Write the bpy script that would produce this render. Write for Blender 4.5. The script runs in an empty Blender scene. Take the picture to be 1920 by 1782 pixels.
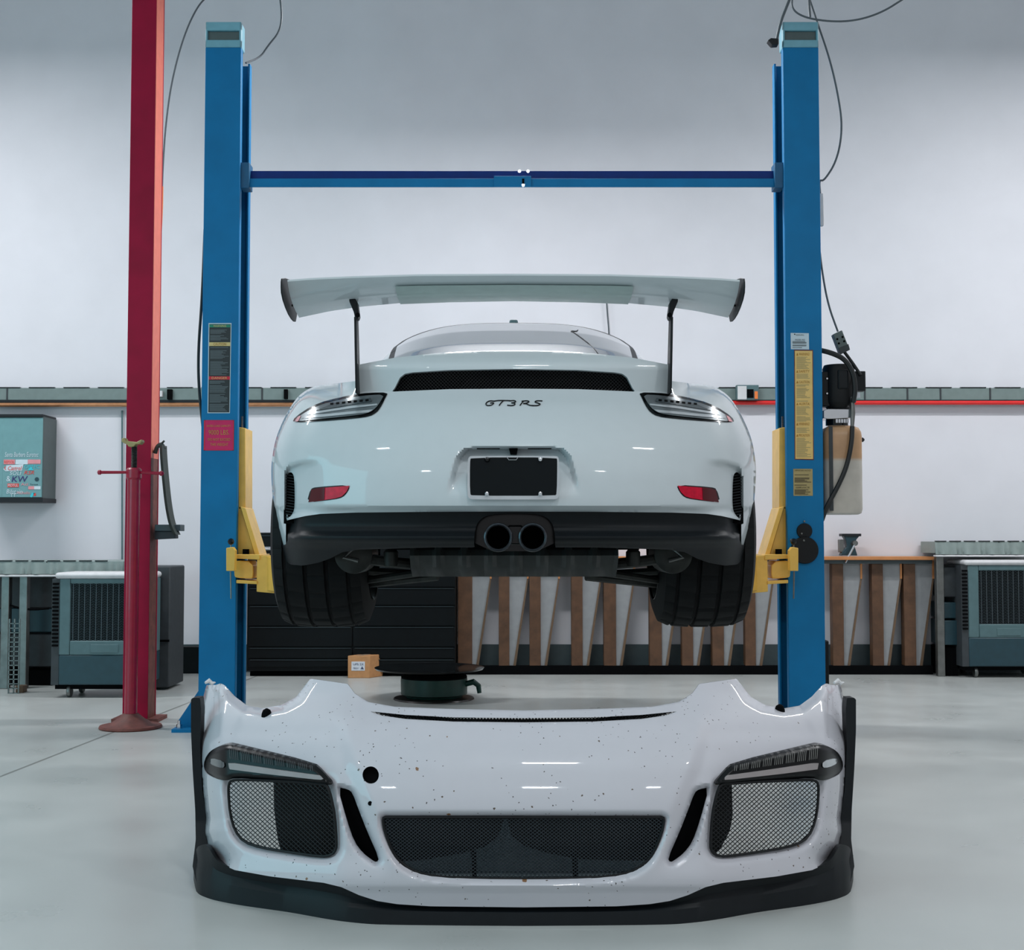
import bpy, math, random
import numpy as np
from mathutils import Vector, Matrix

random.seed(7)
# ------------------------------------------------------------------ camera, world, lights
F, CX, CY, HC = 2500.0, 960.0, 891.0, 1.04
TILT = math.atan(119 / 2500.0)
cT, sT = math.cos(TILT), math.sin(TILT)
scene = bpy.context.scene
COL = scene.collection
cam_data = bpy.data.cameras.new('camera')
cam_data.sensor_width = 36
cam_data.lens = 36 * F / 1920
cam = bpy.data.objects.new('camera', cam_data)
COL.objects.link(cam)
cam.location = (0, 0, HC)
cam.rotation_euler = (math.pi / 2 + TILT, 0, 0)
scene.camera = cam
scene.view_settings.view_transform = 'Standard'
scene.view_settings.look = 'None'
scene.view_settings.gamma = 1
scene.view_settings.exposure = -0.06
scene.cycles.use_denoising = True
scene.cycles.max_bounces = 8

world = bpy.data.worlds.new('world')
scene.world = world
world.use_nodes = True
bg = world.node_tree.nodes['Background']
bg.inputs[0].default_value = (0.92, 0.95, 1.0, 1)
bg.inputs[1].default_value = 0.47


def area(name, loc, sx, sy, power, color=(1, 1, 1), rot=(0, 0, 0), spread=180):
    l = bpy.data.lights.new(name, 'AREA')
    l.shape = 'RECTANGLE'
    l.size, l.size_y = sx, sy
    l.energy = power
    l.color = color
    l.spread = math.radians(spread)
    o = bpy.data.objects.new(name, l)
    COL.objects.link(o)
    o.location = loc
    o.rotation_euler = rot
    return o


# ceiling strip lamps of the workshop, all hanging above the frame
for (lx, lz, sx, pw) in ((-4.8, 4.95, 2.4, 140), (0.0, 4.32, 1.6, 90), (4.8, 4.95, 2.4, 140)):
    area('strip_lamp', (lx, 7.9, lz), sx, .2, pw, (.97, .98, 1))
for (lx, ly, pw) in ((-3.2, 1.6, 34), (0.25, 1.6, 42), (3.2, 1.6, 56)):
    area('strip_lamp', (lx, ly, 4.4), .45 if lx < 1 else .8, .12, pw, (.95, .98, 1))
for (lx, ly) in ((-3.2, -2.5), (0.25, -2.5), (3.2, -2.5)):
    area('strip_lamp', (lx, ly, 4.4), .5, .12, 30, (.93, .98, 1))
# added cyan fill far left, an unseen source that tints the car teal
area('cyan_fill_light', (-6.2, 1.8, 2.0), 4.5, 3.4, 95, (.25, .85, 1.0),
     (math.radians(90), 0, math.radians(-70)))

# ------------------------------------------------------------------ helpers


def P(px, py, Y):
    px = np.asarray(px, float); py = np.asarray(py, float); Y = np.asarray(Y, float)
    xc = px - CX; yc = CY - py
    dy = F * cT - yc * sT
    dz = F * sT + yc * cT
    s = Y / dy
    return np.stack(np.broadcast_arrays(xc * s, Y + 0 * s, HC + dz * s), -1)


def V(px, py, Y):
    return tuple(float(v) for v in P(px, py, Y))


def lin(c):
    c = c / 255.0
    return c / 12.92 if c <= .04045 else ((c + .055) / 1.055) ** 2.4


def mat(name, rgb, rough=.5, metal=0., coat=0., var=.06, scale=20., bump=0., spec=.5, alpha=1., trans=0., emit=0.):
    m = bpy.data.materials.new(name)
    m.use_nodes = True
    nt = m.node_tree
    b = nt.nodes['Principled BSDF']
    c = [lin(v) for v in rgb]
    b.inputs['Roughness'].default_value = rough
    b.inputs['Metallic'].default_value = metal
    b.inputs['Coat Weight'].default_value = coat
    b.inputs['Coat Roughness'].default_value = .04
    b.inputs['Specular IOR Level'].default_value = spec
    b.inputs['Alpha'].default_value = alpha
    b.inputs['Transmission Weight'].default_value = trans
    if emit:
        b.inputs['Emission Color'].default_value = (*c, 1)
        b.inputs['Emission Strength'].default_value = emit
    n = nt.nodes.new('ShaderNodeTexNoise')
    n.inputs['Scale'].default_value = scale
    n.inputs['Detail'].default_value = 4
    geo = nt.nodes.new('ShaderNodeNewGeometry')
    nt.links.new(geo.outputs['Position'], n.inputs['Vector'])
    r = nt.nodes.new('ShaderNodeValToRGB')
    r.color_ramp.elements[0].position = .3
    r.color_ramp.elements[1].position = .7
    r.color_ramp.elements[0].color = (*[v * (1 - var) for v in c], 1)
    r.color_ramp.elements[1].color = (*[min(1, v * (1 + var)) for v in c], 1)
    nt.links.new(n.outputs['Fac'], r.inputs['Fac'])
    nt.links.new(r.outputs['Color'], b.inputs['Base Color'])
    if bump:
        bp = nt.nodes.new('ShaderNodeBump')
        bp.inputs['Strength'].default_value = bump
        bp.inputs['Distance'].default_value = .01
        nt.links.new(n.outputs['Fac'], bp.inputs['Height'])
        nt.links.new(bp.outputs['Normal'], b.inputs['Normal'])
    m['ramp'] = r.name
    return m


def tag(o, label=None, cat=None, group=None, kind=None):
    for k, v in (('label', label), ('category', cat), ('group', group), ('kind', kind)):
        if v:
            o[k] = v
    return o


def empty(name, loc, label, cat, group=None):
    o = bpy.data.objects.new(name, None)
    COL.objects.link(o)
    o.location = loc
    o.empty_display_size = .1
    return tag(o, label, cat, group)


class MB:
    def __init__(s):
        s.v = []; s.f = []; s.m = []

    def add(s, vs, fs, mi=0):
        k = len(s.v)
        s.v += [tuple(float(c) for c in v) for v in vs]
        s.f += [tuple(i + k for i in f) for f in fs]
        s.m += [mi] * len(fs)
        return s

    def box(s, x0, x1, y0, y1, z0, z1, mi=0):
        if x0 > x1: x0, x1 = x1, x0
        vs = [(x, y, z) for x in (x0, x1) for y in (y0, y1) for z in (z0, z1)]
        return s.add(vs, [(0, 1, 3, 2), (4, 6, 7, 5), (0, 4, 5, 1), (2, 3, 7, 6), (0, 2, 6, 4), (1, 5, 7, 3)], mi)

    def prism(s, pts, vec, mi=0):
        n = len(pts)
        a = [Vector(p) for p in pts]
        vec = Vector(vec)
        nrm = Vector((0, 0, 0))
        for i in range(n):
            nrm += a[i].cross(a[(i + 1) % n])
        if nrm.dot(vec) > 0:
            a.reverse()
        vs = a + [p + vec for p in a]
        fs = [tuple(range(n)), tuple(range(2 * n - 1, n - 1, -1))]
        fs += [((i + 1) % n, i, i + n, (i + 1) % n + n) for i in range(n)]
        return s.add(vs, fs, mi)

    def pprism(s, poly, Y, th, mi=0):
        """outline measured on the photo, stood up at depth Y, th metres thick"""
        return s.prism([V(x, y, Y) for x, y in poly], (0, th, 0), mi)

    def pbox(s, x0, x1, y0, y1, Y, th, mi=0):
        a = V(x0, y0, Y); b = V(x1, y1, Y)
        return s.box(a[0], b[0], Y, Y + th, b[2], a[2], mi)

    def tube(s, pts, r, n=8, mi=0, cap=True):
        pts = [Vector(p) for p in pts]
        rs = r if isinstance(r, (list, tuple)) else [r] * len(pts)
        t0 = (pts[1] - pts[0]).normalized()
        u = t0.orthogonal().normalized()
        vs = []
        for i, p in enumerate(pts):
            t = (pts[min(i + 1, len(pts) - 1)] - pts[max(i - 1, 0)])
            if t.length < 1e-9: t = t0.copy()
            t.normalize()
            u = (u - t * u.dot(t))
            if u.length < 1e-6: u = t.orthogonal()
            u.normalize()
            w = t.cross(u)
            for k in range(n):
                a = 2 * math.pi * k / n
                vs.append(p + (u * math.cos(a) + w * math.sin(a)) * rs[i])
        fs = []
        for i in range(len(pts) - 1):
            for k in range(n):
                a, b = i * n + k, i * n + (k + 1) % n
                fs.append((a, b, b + n, a + n))
        if cap:
            fs.append(tuple(range(n - 1, -1, -1)))
            fs.append(tuple(range((len(pts) - 1) * n, len(pts) * n)))
        return s.add(vs, fs, mi)

    def lathe(s, prof, c, axis='z', n=32, mi=0, cap=True, fn=None):
        """prof: list of (radius, offset along axis)"""
        vs = []
        for (r, h) in prof:
            for k in range(n):
                a = 2 * math.pi * k / n
                rr = fn(r, h, k) if fn else r
                p = {'z': (rr * math.cos(a), rr * math.sin(a), h),
                     'y': (rr * math.sin(a), h, rr * math.cos(a)),
                     'x': (h, rr * math.cos(a), rr * math.sin(a))}[axis]
                vs.append((c[0] + p[0], c[1] + p[1], c[2] + p[2]))
        fs = []
        m = len(prof)
        for i in range(m - 1):
            for k in range(n):
                a, b = i * n + k, i * n + (k + 1) % n
                fs.append((a, b, b + n, a + n))
        if cap:
            fs.append(tuple(range(n - 1, -1, -1)))
            fs.append(tuple(range((m - 1) * n, m * n)))
        return s.add(vs, fs, mi)

    def text(s, body, x0, x1, y0, y1, Y, mi=0, shear=0., keep=False):
        cu = bpy.data.curves.new('t', 'FONT')
        cu.body = body; cu.shear = shear; cu.resolution_u = 2
        ob = bpy.data.objects.new('t', cu)
        COL.objects.link(ob)
        dg = bpy.context.evaluated_depsgraph_get()
        me = bpy.data.meshes.new_from_object(ob.evaluated_get(dg))
        co = np.array([v.co[:] for v in me.vertices])
        fs = [tuple(p.vertices) for p in me.polygons]
        bpy.data.objects.remove(ob); bpy.data.meshes.remove(me); bpy.data.curves.remove(cu)
        mn, mx = co.min(0), co.max(0)
        X = x0 + (co[:, 0] - mn[0]) / (mx[0] - mn[0]) * (x1 - x0)
        Yp = y1 - (co[:, 1] - mn[1]) / (mx[1] - mn[1]) * (y1 - y0)
        return s.add(P(X, Yp, Y), fs, mi)

    def build(s, name, mats, parent=None, smooth=30, bevel=0., **tags):
        if not isinstance(mats, (list, tuple)): mats = [mats]
        vs = np.array(s.v)
        off = Vector((0, 0, 0))
        if parent is None:
            off = Vector(((vs[:, 0].min() + vs[:, 0].max()) / 2, (vs[:, 1].min() + vs[:, 1].max()) / 2, vs[:, 2].min()))
            vs = vs - np.array(off)
        me = bpy.data.meshes.new(name)
        me.from_pydata(vs.tolist(), [], s.f)
        for m in mats: me.materials.append(m)
        me.polygons.foreach_set('material_index', s.m)
        me.polygons.foreach_set('use_smooth', [bool(smooth)] * len(s.f))
        me.update()
        if smooth: me.set_sharp_from_angle(angle=math.radians(smooth))
        o = bpy.data.objects.new(name, me)
        COL.objects.link(o)
        o.location = off
        if parent is not None:
            o.parent = parent
            w = Matrix.Identity(4)
            if parent.parent is None:
                w = Matrix.Translation(parent.location)
            o.matrix_parent_inverse = w.inverted()
        if bevel:
            b = o.modifiers.new('bevel', 'BEVEL')
            b.width = bevel; b.segments = 2; b.limit_method = 'ANGLE'; b.angle_limit = math.radians(40)
        tag(o, **tags)
        return o


def chaikin(p, it=2, closed=True):
    p = [tuple(q) for q in p]
    for _ in range(it):
        q = []
        n = len(p)
        rng = range(n) if closed else range(n - 1)
        if not closed: q.append(p[0])
        for i in rng:
            a, b = p[i], p[(i + 1) % n]
            q.append(tuple(.75 * u + .25 * v for u, v in zip(a, b)))
            q.append(tuple(.25 * u + .75 * v for u, v in zip(a, b)))
        if not closed: q.append(p[-1])
        p = q
    return p


def sdf(poly, X, Y, closed=True):
    """signed distance (+ inside) and nearest boundary point"""
    A = np.array(poly, float)
    B = np.roll(A, -1, 0)
    if not closed: A, B = A[:-1], B[:-1]
    best = np.full(X.shape, 1e18); nx = X.copy(); ny = Y.copy()
    ins = np.zeros(X.shape, bool)
    for (ax, ay), (bx, by) in zip(A, B):
        dx, dy = bx - ax, by - ay
        L = dx * dx + dy * dy + 1e-12
        t = np.clip(((X - ax) * dx + (Y - ay) * dy) / L, 0, 1)
        qx, qy = ax + t * dx, ay + t * dy
        d = (X - qx) ** 2 + (Y - qy) ** 2
        m = d < best
        best = np.where(m, d, best); nx = np.where(m, qx, nx); ny = np.where(m, qy, ny)
        if ay != by:
            c = ((ay > Y) != (by > Y)) & (X < (bx - ax) * (Y - ay) / (by - ay) + ax)
            ins ^= c
    d = np.sqrt(best)
    return (np.where(ins, d, -d) if closed else d), nx, ny


def patch(mb, keep, D, holes=(), step=4., th=.012, mi=0):
    """curved sheet with outline `keep` and openings `holes`; D gives the depth of the skin"""
    K = np.array(keep)
    x0, y0 = K.min(0) - step; x1, y1 = K.max(0) + step
    xs = np.arange(x0, x1 + step, step); ys = np.arange(y0, y1 + step, step)
    X, Y = np.meshgrid(xs, ys, indexing='ij')
    f, qx, qy = sdf(keep, X, Y)
    for h in holes:
        g, hx, hy = sdf(h, X, Y)
        g = -g
        m = g < f
        f = np.where(m, g, f); qx = np.where(m, hx, qx); qy = np.where(m, hy, qy)
    snap = np.abs(f) < .71 * step
    X = np.where(snap, qx, X); Y = np.where(snap, qy, Y)
    f = np.where(snap, 0, f)
    XC = (X[:-1, :-1] + X[1:, :-1] + X[1:, 1:] + X[:-1, 1:]) / 4
    YC = (Y[:-1, :-1] + Y[1:, :-1] + Y[1:, 1:] + Y[:-1, 1:]) / 4
    fc, _, _ = sdf(keep, XC, YC)
    for h in holes:
        fc = np.minimum(fc, -sdf(h, XC, YC)[0])
    mn = np.minimum(np.minimum(f[:-1, :-1], f[1:, :-1]), np.minimum(f[1:, 1:], f[:-1, 1:]))
    ok = (fc > 0) & (mn >= 0)
    idx = np.arange(X.size).reshape(X.shape)
    fs = [(int(idx[i, j]), int(idx[i, j + 1]), int(idx[i + 1, j + 1]), int(idx[i + 1, j])) for i, j in zip(*np.nonzero(ok))]
    used = sorted({i for q in fs for i in q})
    re = {u: k for k, u in enumerate(used)}
    xf, yf = X.ravel()[used], Y.ravel()[used]
    d = D(xf, yf)
    A = P(xf, yf, d)
    Bk = A.copy(); Bk[:, 1] += th
    n = len(used)
    fs = [tuple(re[i] for i in q) for q in fs]
    edges = {}
    for q in fs:
        for k in range(4):
            edges[(q[k], q[(k + 1) % 4])] = 1
    out = list(fs) + [tuple(i + n for i in reversed(q)) for q in fs]
    for (a, b) in edges:
        if (b, a) not in edges:
            out.append((b, a, a + n, b + n))
    mb.add(np.vstack([A, Bk]), out, mi)
    return mb


def mir(poly, c, side):
    return [(c + side * d, y) for d, y in poly]


def full(half, c):
    """closed outline from a half outline running from the centre line to the centre line"""
    return [(c + d, y) for d, y in half] + [(c - d, y) for d, y in reversed(half) if d > .5]


def wires(mb, poly, sp, slope, D, r, y0, y1, x0, x1, mi=0):
    for sg in (1, -1):
        c = x0 - (y1 - y0) * slope
        while c < x1 + (y1 - y0) * slope:
            ys = np.arange(y0 - 2, y1 + 3, 2.0)
            xs = c + sg * slope * (ys - (y0 if sg > 0 else y0))
            f = sdf(poly, xs, ys)[0]
            run = []
            for x, y, g in list(zip(xs, ys, f)) + [(0, 0, -1)]:
                if g > -1.0:
                    run.append((x, y))
                else:
                    if len(run) > 2:
                        q = run[::5]
                        if q[-1] != run[-1]: q.append(run[-1])
                        a = np.array(q)
                        mb.tube(P(a[:, 0], a[:, 1], D(a[:, 0], a[:, 1])), r, 4, mi, False)
                    run = []
            c += sp


def cable(name, pts, r, m, parent=None, it=3, **t):
    """pts are (x, y, depth) read from the photo"""
    q = chaikin([V(*p) for p in pts], it, False)
    return MB().tube(q, r, 8).build(name, m, parent, **t)


def spl(x, xs, ys):
    """monotone cubic through (xs, ys)"""
    xs = np.array(xs, float); ys = np.array(ys, float)
    h = np.diff(xs); d = np.diff(ys) / h
    m = np.zeros(len(xs)); m[0], m[-1] = d[0], d[-1]
    for i in range(1, len(xs) - 1):
        if d[i - 1] * d[i] > 0:
            w1, w2 = 2 * h[i] + h[i - 1], h[i] + 2 * h[i - 1]
            m[i] = (w1 + w2) / (w1 / d[i - 1] + w2 / d[i])
    x = np.clip(np.asarray(x, float), xs[0], xs[-1])
    i = np.clip(np.searchsorted(xs, x) - 1, 0, len(h) - 1)
    t = (x - xs[i]) / h[i]
    return ((2 * t ** 3 - 3 * t ** 2 + 1) * ys[i] + (t ** 3 - 2 * t ** 2 + t) * h[i] * m[i]
            + (-2 * t ** 3 + 3 * t ** 2) * ys[i + 1] + (t ** 3 - t ** 2) * h[i] * m[i + 1])


def sm(x):
    x = np.clip(x, 0, 1)
    return x * x * (3 - 2 * x)


# ------------------------------------------------------------------ materials
M = {}
M['wall'] = mat('wall_paint', (224, 224, 230), .65, var=.025, scale=3, bump=.05)
M['ceil'] = mat('ceiling_paint', (236, 236, 238), .8)
M['base'] = mat('baseboard_rubber', (66, 80, 84), .5)
M['paint'] = mat('white_car_paint', (196, 205, 209), .5, coat=.8, var=.01)
M['black_plastic'] = mat('black_plastic', (12, 15, 18), .55, spec=.3, var=.1, scale=60)
M['satin_black'] = mat('satin_black_plastic', (18, 23, 27), .5, spec=.25, var=.08, scale=40)
M['rubber'] = mat('tyre_rubber', (10, 12, 14), .7, spec=.25, var=.15, scale=40)
M['gloss_black'] = mat('gloss_black', (6, 8, 10), .15, coat=.15, spec=.35)
M['void'] = mat('matt_black', (4, 5, 7), .9, spec=.1)
M['mesh'] = mat('black_wire', (22, 25, 28), .35, metal=.3)
M['meshll'] = mat('pale_wire', (84, 96, 102), .4, metal=.3)
M['meshl'] = mat('grey_wire', (50, 58, 64), .35, metal=.5)
M['chrome'] = mat('bright_metal', (215, 218, 222), .18, metal=1., var=.03)
M['steel'] = mat('dull_steel', (120, 122, 120), .4, metal=.9, var=.15)
M['darksteel'] = mat('dark_steel', (52, 54, 52), .5, metal=.6, var=.25, scale=30)
M['lens'] = mat('clear_lamp_lens', (118, 126, 130), .28, metal=.5, coat=.5, var=.25, scale=14)
M['lamp_white'] = mat('lamp_reflector', (205, 210, 214), .15, metal=.5)
M['lamp_dark'] = mat('lamp_dark', (70, 78, 82), .2, coat=.5)
M['red_lens'] = mat('red_reflector', (196, 0, 46), .3, spec=.3, var=.2, scale=60)
M['dark_red_lens'] = mat('dark_red_reflector', (80, 4, 16), .3, spec=.3)
M['glass'] = mat('rear_window_glass', (176, 178, 182), .15, metal=.2, coat=1., var=.05, scale=3)
M['seal'] = mat('window_seal', (30, 32, 36), .5, spec=.3)
M['plate'] = mat('plate_black', (3, 12, 16), .35, spec=.2)
M['film'] = mat('wing_film', (150, 172, 168), .35, coat=.3)
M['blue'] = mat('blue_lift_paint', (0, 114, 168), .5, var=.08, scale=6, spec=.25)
M['navy'] = mat('blue_lift_paint_dull', (0, 84, 124), .5, var=.08)
M['capblue'] = mat('pale_blue_cap_paint', (118, 170, 186), .45)
M['yellow'] = mat('yellow_lift_paint', (236, 188, 84), .42, coat=.2, var=.08, scale=14)
M['red'] = mat('red_column_paint', (165, 0, 52), .5, spec=.25, var=.12, scale=6)
M['redstand'] = mat('red_stand_paint', (158, 0, 46), .35, coat=.3, var=.1)
M['rust'] = mat('rusty_red', (112, 60, 52), .6, var=.3, scale=25)
M['copper'] = mat('copper_pipe', (196, 140, 100), .3, metal=.6, var=.15)
M['redpipe'] = mat('red_pipe', (226, 40, 40), .35)
M['duct'] = mat('grey_green_trunking', (118, 134, 132), .5, var=.06)
M['cover'] = mat('plastic_cover', (136, 150, 147), .5, var=.08)
M['salmon'] = mat('lit_side_salmon', (232, 120, 100), .5)  # red column side as lit by the lamps, put into the colour
M['bar'] = mat('light_bar', (150, 144, 144), .5, metal=.1, spec=.3)
M['tray'] = mat('grey_tray', (140, 156, 162), .6)
M['pipe'] = mat('black_chrome', (80, 84, 90), .22, metal=.9)
M['tray2'] = mat('heat_shield', (52, 56, 56), .45, metal=.4, var=.2)
M['indigo'] = mat('dark_indigo', (0, 46, 118), .5, spec=.25)
M['lampblack'] = mat('smoked_lamp_black', (6, 8, 10), .32, spec=.25)
M['dark'] = mat('dark_grey', (52, 58, 62), .6, var=.15)
M['teal'] = mat('teal_plastic', (82, 110, 114), .45, var=.08)
M['tealdark'] = mat('dark_teal_plastic', (30, 62, 72), .4, var=.1)
M['cream'] = mat('cream_plastic', (214, 214, 216), .5)
M['wood'] = mat('brown_stud_wood', (90, 62, 42), .6, var=.25, scale=18)
M['ply'] = mat('painted_plywood', (146, 148, 150), .6, var=.06)
M['edge'] = mat('plywood_edge', (196, 130, 78), .6, var=.1)
M['edged'] = mat('plywood_edge_dark', (104, 82, 62), .6, var=.1)
M['chest'] = mat('black_chest_paint', (5, 10, 13), .5, spec=.2, var=.2)
M['chestline'] = mat('drawer_pull', (50, 60, 64), .35, metal=.4)
M['card'] = mat('cardboard', (196, 142, 94), .75, var=.08, scale=30)
M['cardtape'] = mat('packing_tape', (172, 150, 128), .35)
M['paper'] = mat('white_paper', (222, 226, 234), .6)
M['ink'] = mat('printed_ink', (70, 80, 110), .6)
M['green'] = mat('green_drain_plastic', (8, 58, 50), .4, var=.15)
M['oil'] = mat('oily_stain', (36, 30, 28), .3, var=.4, scale=40)
M['cablegrey'] = mat('grey_cable', (84, 92, 98), .5)
M['cableblk'] = mat('black_hose', (22, 26, 28), .45)
M['orange'] = mat('orange_cable', (240, 128, 60), .5)
M['cab'] = mat('cabinet_teal_paint', (112, 156, 160), .4, var=.04)
M['cabside'] = mat('cabinet_side_grey', (84, 96, 96), .5)
M['lab_black'] = mat('label_black', (28, 40, 44), .4)
M['lab_txt'] = mat('label_grey_print', (92, 102, 106), .5)
M['lab_green'] = mat('label_green', (0, 130, 100), .4)
M['lab_cream'] = mat('label_cream', (214, 190, 128), .4)
M['lab_yellow'] = mat('label_yellow', (230, 196, 118), .45)
M['lab_brown'] = mat('label_brown_print', (170, 124, 40), .5)
M['lab_gold'] = mat('label_gold', (172, 156, 104), .45)
M['lab_dk'] = mat('label_dark_print', (80, 70, 44), .5)
M['lab_red'] = mat('label_red', (206, 20, 50), .4)
M['lab_mag'] = mat('label_magenta', (206, 8, 92), .4)
M['lab_goldtxt'] = mat('label_gold_print', (196, 140, 70), .5)
M['lab_white'] = mat('label_white', (196, 214, 224), .4)
M['stk_white'] = mat('sticker_white', (206, 222, 230), .5)
M['stk_pink'] = mat('sticker_pink', (226, 150, 156), .5)
M['stk_red'] = mat('sticker_red', (226, 74, 64), .5)
M['stk_violet'] = mat('sticker_violet', (52, 36, 110), .5)
M['stk_cyan'] = mat('sticker_cyan', (60, 196, 210), .5)

# amber/grey oil tank
m = mat('translucent_tank', (196, 190, 180), .35, var=.12, scale=9)
nt = m.node_tree
b = nt.nodes['Principled BSDF']
geo = nt.nodes.new('ShaderNodeNewGeometry'); sep = nt.nodes.new('ShaderNodeSeparateXYZ')
nt.links.new(geo.outputs['Position'], sep.inputs[0])
mr = nt.nodes.new('ShaderNodeMapRange')
zl = V(1580, 862, 7.3)[2]
mr.inputs[1].default_value = zl - .01; mr.inputs[2].default_value = zl + .01
nt.links.new(sep.outputs[2], mr.inputs[0])
mx = nt.nodes.new('ShaderNodeMixRGB'); mx.blend_type = 'MULTIPLY'
mx.inputs[2].default_value = (.95, .60, .36, 1)
nt.links.new(mr.outputs[0], mx.inputs[0])
nt.links.new(nt.nodes[m['ramp']].outputs[0], mx.inputs[1])
nt.links.new(mx.outputs[0], b.inputs['Base Color'])
M['tank'] = m

# white paint with squashed insects and stone chips, for the bumper on the floor
m = mat('bug_spotted_white_paint', (194, 194, 201), .5, coat=.8, var=.01)
nt = m.node_tree
b = nt.nodes['Principled BSDF']
geo = nt.nodes.new('ShaderNodeNewGeometry')
prev = nt.nodes[m['ramp']].outputs[0]
for sc, th, msk, col in ((26, .075, .49, (.10, .07, .05, 1)), (11, .075, .50, (.22, .11, .05, 1)), (60, .11, .50, (.05, .04, .04, 1))):
    vo = nt.nodes.new('ShaderNodeTexVoronoi'); vo.inputs['Scale'].default_value = sc
    nz = nt.nodes.new('ShaderNodeTexNoise'); nz.inputs['Scale'].default_value = 2.2 + sc * .05
    n2 = nt.nodes.new('ShaderNodeTexNoise'); n2.inputs['Scale'].default_value = 120
    mp = nt.nodes.new('ShaderNodeMixRGB'); mp.inputs[0].default_value = .008
    nt.links.new(geo.outputs['Position'], n2.inputs['Vector'])
    nt.links.new(geo.outputs['Position'], mp.inputs[1]); nt.links.new(n2.outputs['Color'], mp.inputs[2])
    nt.links.new(mp.outputs[0], vo.inputs['Vector']); nt.links.new(geo.outputs['Position'], nz.inputs['Vector'])
    a = nt.nodes.new('ShaderNodeMath'); a.operation = 'LESS_THAN'; a.inputs[1].default_value = th
    nt.links.new(vo.outputs['Distance'], a.inputs[0])
    g = nt.nodes.new('ShaderNodeMath'); g.operation = 'GREATER_THAN'; g.inputs[1].default_value = msk
    nt.links.new(nz.outputs['Fac'], g.inputs[0])
    mu = nt.nodes.new('ShaderNodeMath'); mu.operation = 'MULTIPLY'
    nt.links.new(a.outputs[0], mu.inputs[0]); nt.links.new(g.outputs[0], mu.inputs[1])
    mx = nt.nodes.new('ShaderNodeMixRGB'); mx.inputs[2].default_value = col
    nt.links.new(mu.outputs[0], mx.inputs[0]); nt.links.new(prev, mx.inputs[1])
    prev = mx.outputs[0]
nt.links.new(prev, b.inputs['Base Color'])
M['bugpaint'] = m

# polished concrete floor with one saw-cut joint and patchy wear
m = mat('polished_concrete', (182, 186, 184), .3, var=.05, scale=1.2)
nt = m.node_tree
b = nt.nodes['Principled BSDF']
geo = nt.nodes.new('ShaderNodeNewGeometry')
prev = nt.nodes[m['ramp']].outputs[0]
fine = nt.nodes.new('ShaderNodeTexNoise'); fine.inputs['Scale'].default_value = 2.5; fine.inputs['Detail'].default_value = 5
nt.links.new(geo.outputs['Position'], fine.inputs['Vector'])
fr = nt.nodes.new('ShaderNodeMapRange'); fr.inputs[1].default_value = .35; fr.inputs[2].default_value = .7
fr.inputs[3].default_value = .95; fr.inputs[4].default_value = 1.03
nt.links.new(fine.outputs['Fac'], fr.inputs[0])
mx = nt.nodes.new('ShaderNodeMixRGB'); mx.blend_type = 'MULTIPLY'; mx.inputs[0].default_value = 1
nt.links.new(prev, mx.inputs[1]); nt.links.new(fr.outputs[0], mx.inputs[2])
prev = mx.outputs[0]
rr = nt.nodes.new('ShaderNodeMapRange'); rr.inputs[3].default_value = .2; rr.inputs[4].default_value = .42
nt.links.new(fine.outputs['Fac'], rr.inputs[0]); nt.links.new(rr.outputs[0], b.inputs['Roughness'])


def floor_line(a, bb, w, prev):
    a = Vector(a); bb = Vector(bb)
    d = (bb - a).normalized(); nrm = Vector((-d.y, d.x, 0))
    dt = nt.nodes.new('ShaderNodeVectorMath'); dt.operation = 'DOT_PRODUCT'
    dt.inputs[1].default_value = nrm
    nt.links.new(geo.outputs['Position'], dt.inputs[0])
    s = nt.nodes.new('ShaderNodeMath'); s.operation = 'SUBTRACT'; s.inputs[1].default_value = nrm.dot(a)
    ab = nt.nodes.new('ShaderNodeMath'); ab.operation = 'ABSOLUTE'
    lt = nt.nodes.new('ShaderNodeMapRange')
    lt.inputs[1].default_value = w * .6; lt.inputs[2].default_value = w * 1.4
    lt.inputs[3].default_value = .75; lt.inputs[4].default_value = 0
    nt.links.new(dt.outputs['Value'], s.inputs[0]); nt.links.new(s.outputs[0], ab.inputs[0]); nt.links.new(ab.outputs[0], lt.inputs[0])
    # only left of the bumper
    sp = nt.nodes.new('ShaderNodeSeparateXYZ'); nt.links.new(geo.outputs['Position'], sp.inputs[0])
    lx = nt.nodes.new('ShaderNodeMath'); lx.operation = 'LESS_THAN'; lx.inputs[1].default_value = -1.72
    nt.links.new(sp.outputs[0], lx.inputs[0])
    mu = nt.nodes.new('ShaderNodeMath'); mu.operation = 'MULTIPLY'
    nt.links.new(lt.outputs[0], mu.inputs[0]); nt.links.new(lx.outputs[0], mu.inputs[1])
    x = nt.nodes.new('ShaderNodeMixRGB'); x.inputs[2].default_value = (.12, .12, .11, 1)
    nt.links.new(mu.outputs[0], x.inputs[0]); nt.links.new(prev, x.inputs[1])
    return x.outputs[0]


def ground(px, py):
    return V(px, py, brent(px, py))


def brent(px, py):
    p = P(px, py, 1.0)
    return HC / (HC - p[2])


def shift2(p):
    return (p[0], p[1], 0)


prev = floor_line(shift2(ground(0, 1457)), shift2(ground(372, 1311)), .008, prev)
nt.links.new(prev, b.inputs['Base Color'])
M['floor'] = m

# ------------------------------------------------------------------ room
WY = 10.45
MB().box(-14, 14, -8, WY + .2, -.1, 0).build('floor', M['floor'], kind='structure')
MB().box(-14, 14, WY, WY + .2, 0, 6.2).build('wall_back', M['wall'], kind='structure')
MB().box(-14, 14, -2, WY + .2, 6.2, 6.35).build('ceiling', M['ceil'], kind='structure')
MB().box(-14, 14, WY - .015, WY, 0, .215).build('baseboard_back', M['base'], kind='structure')

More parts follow.
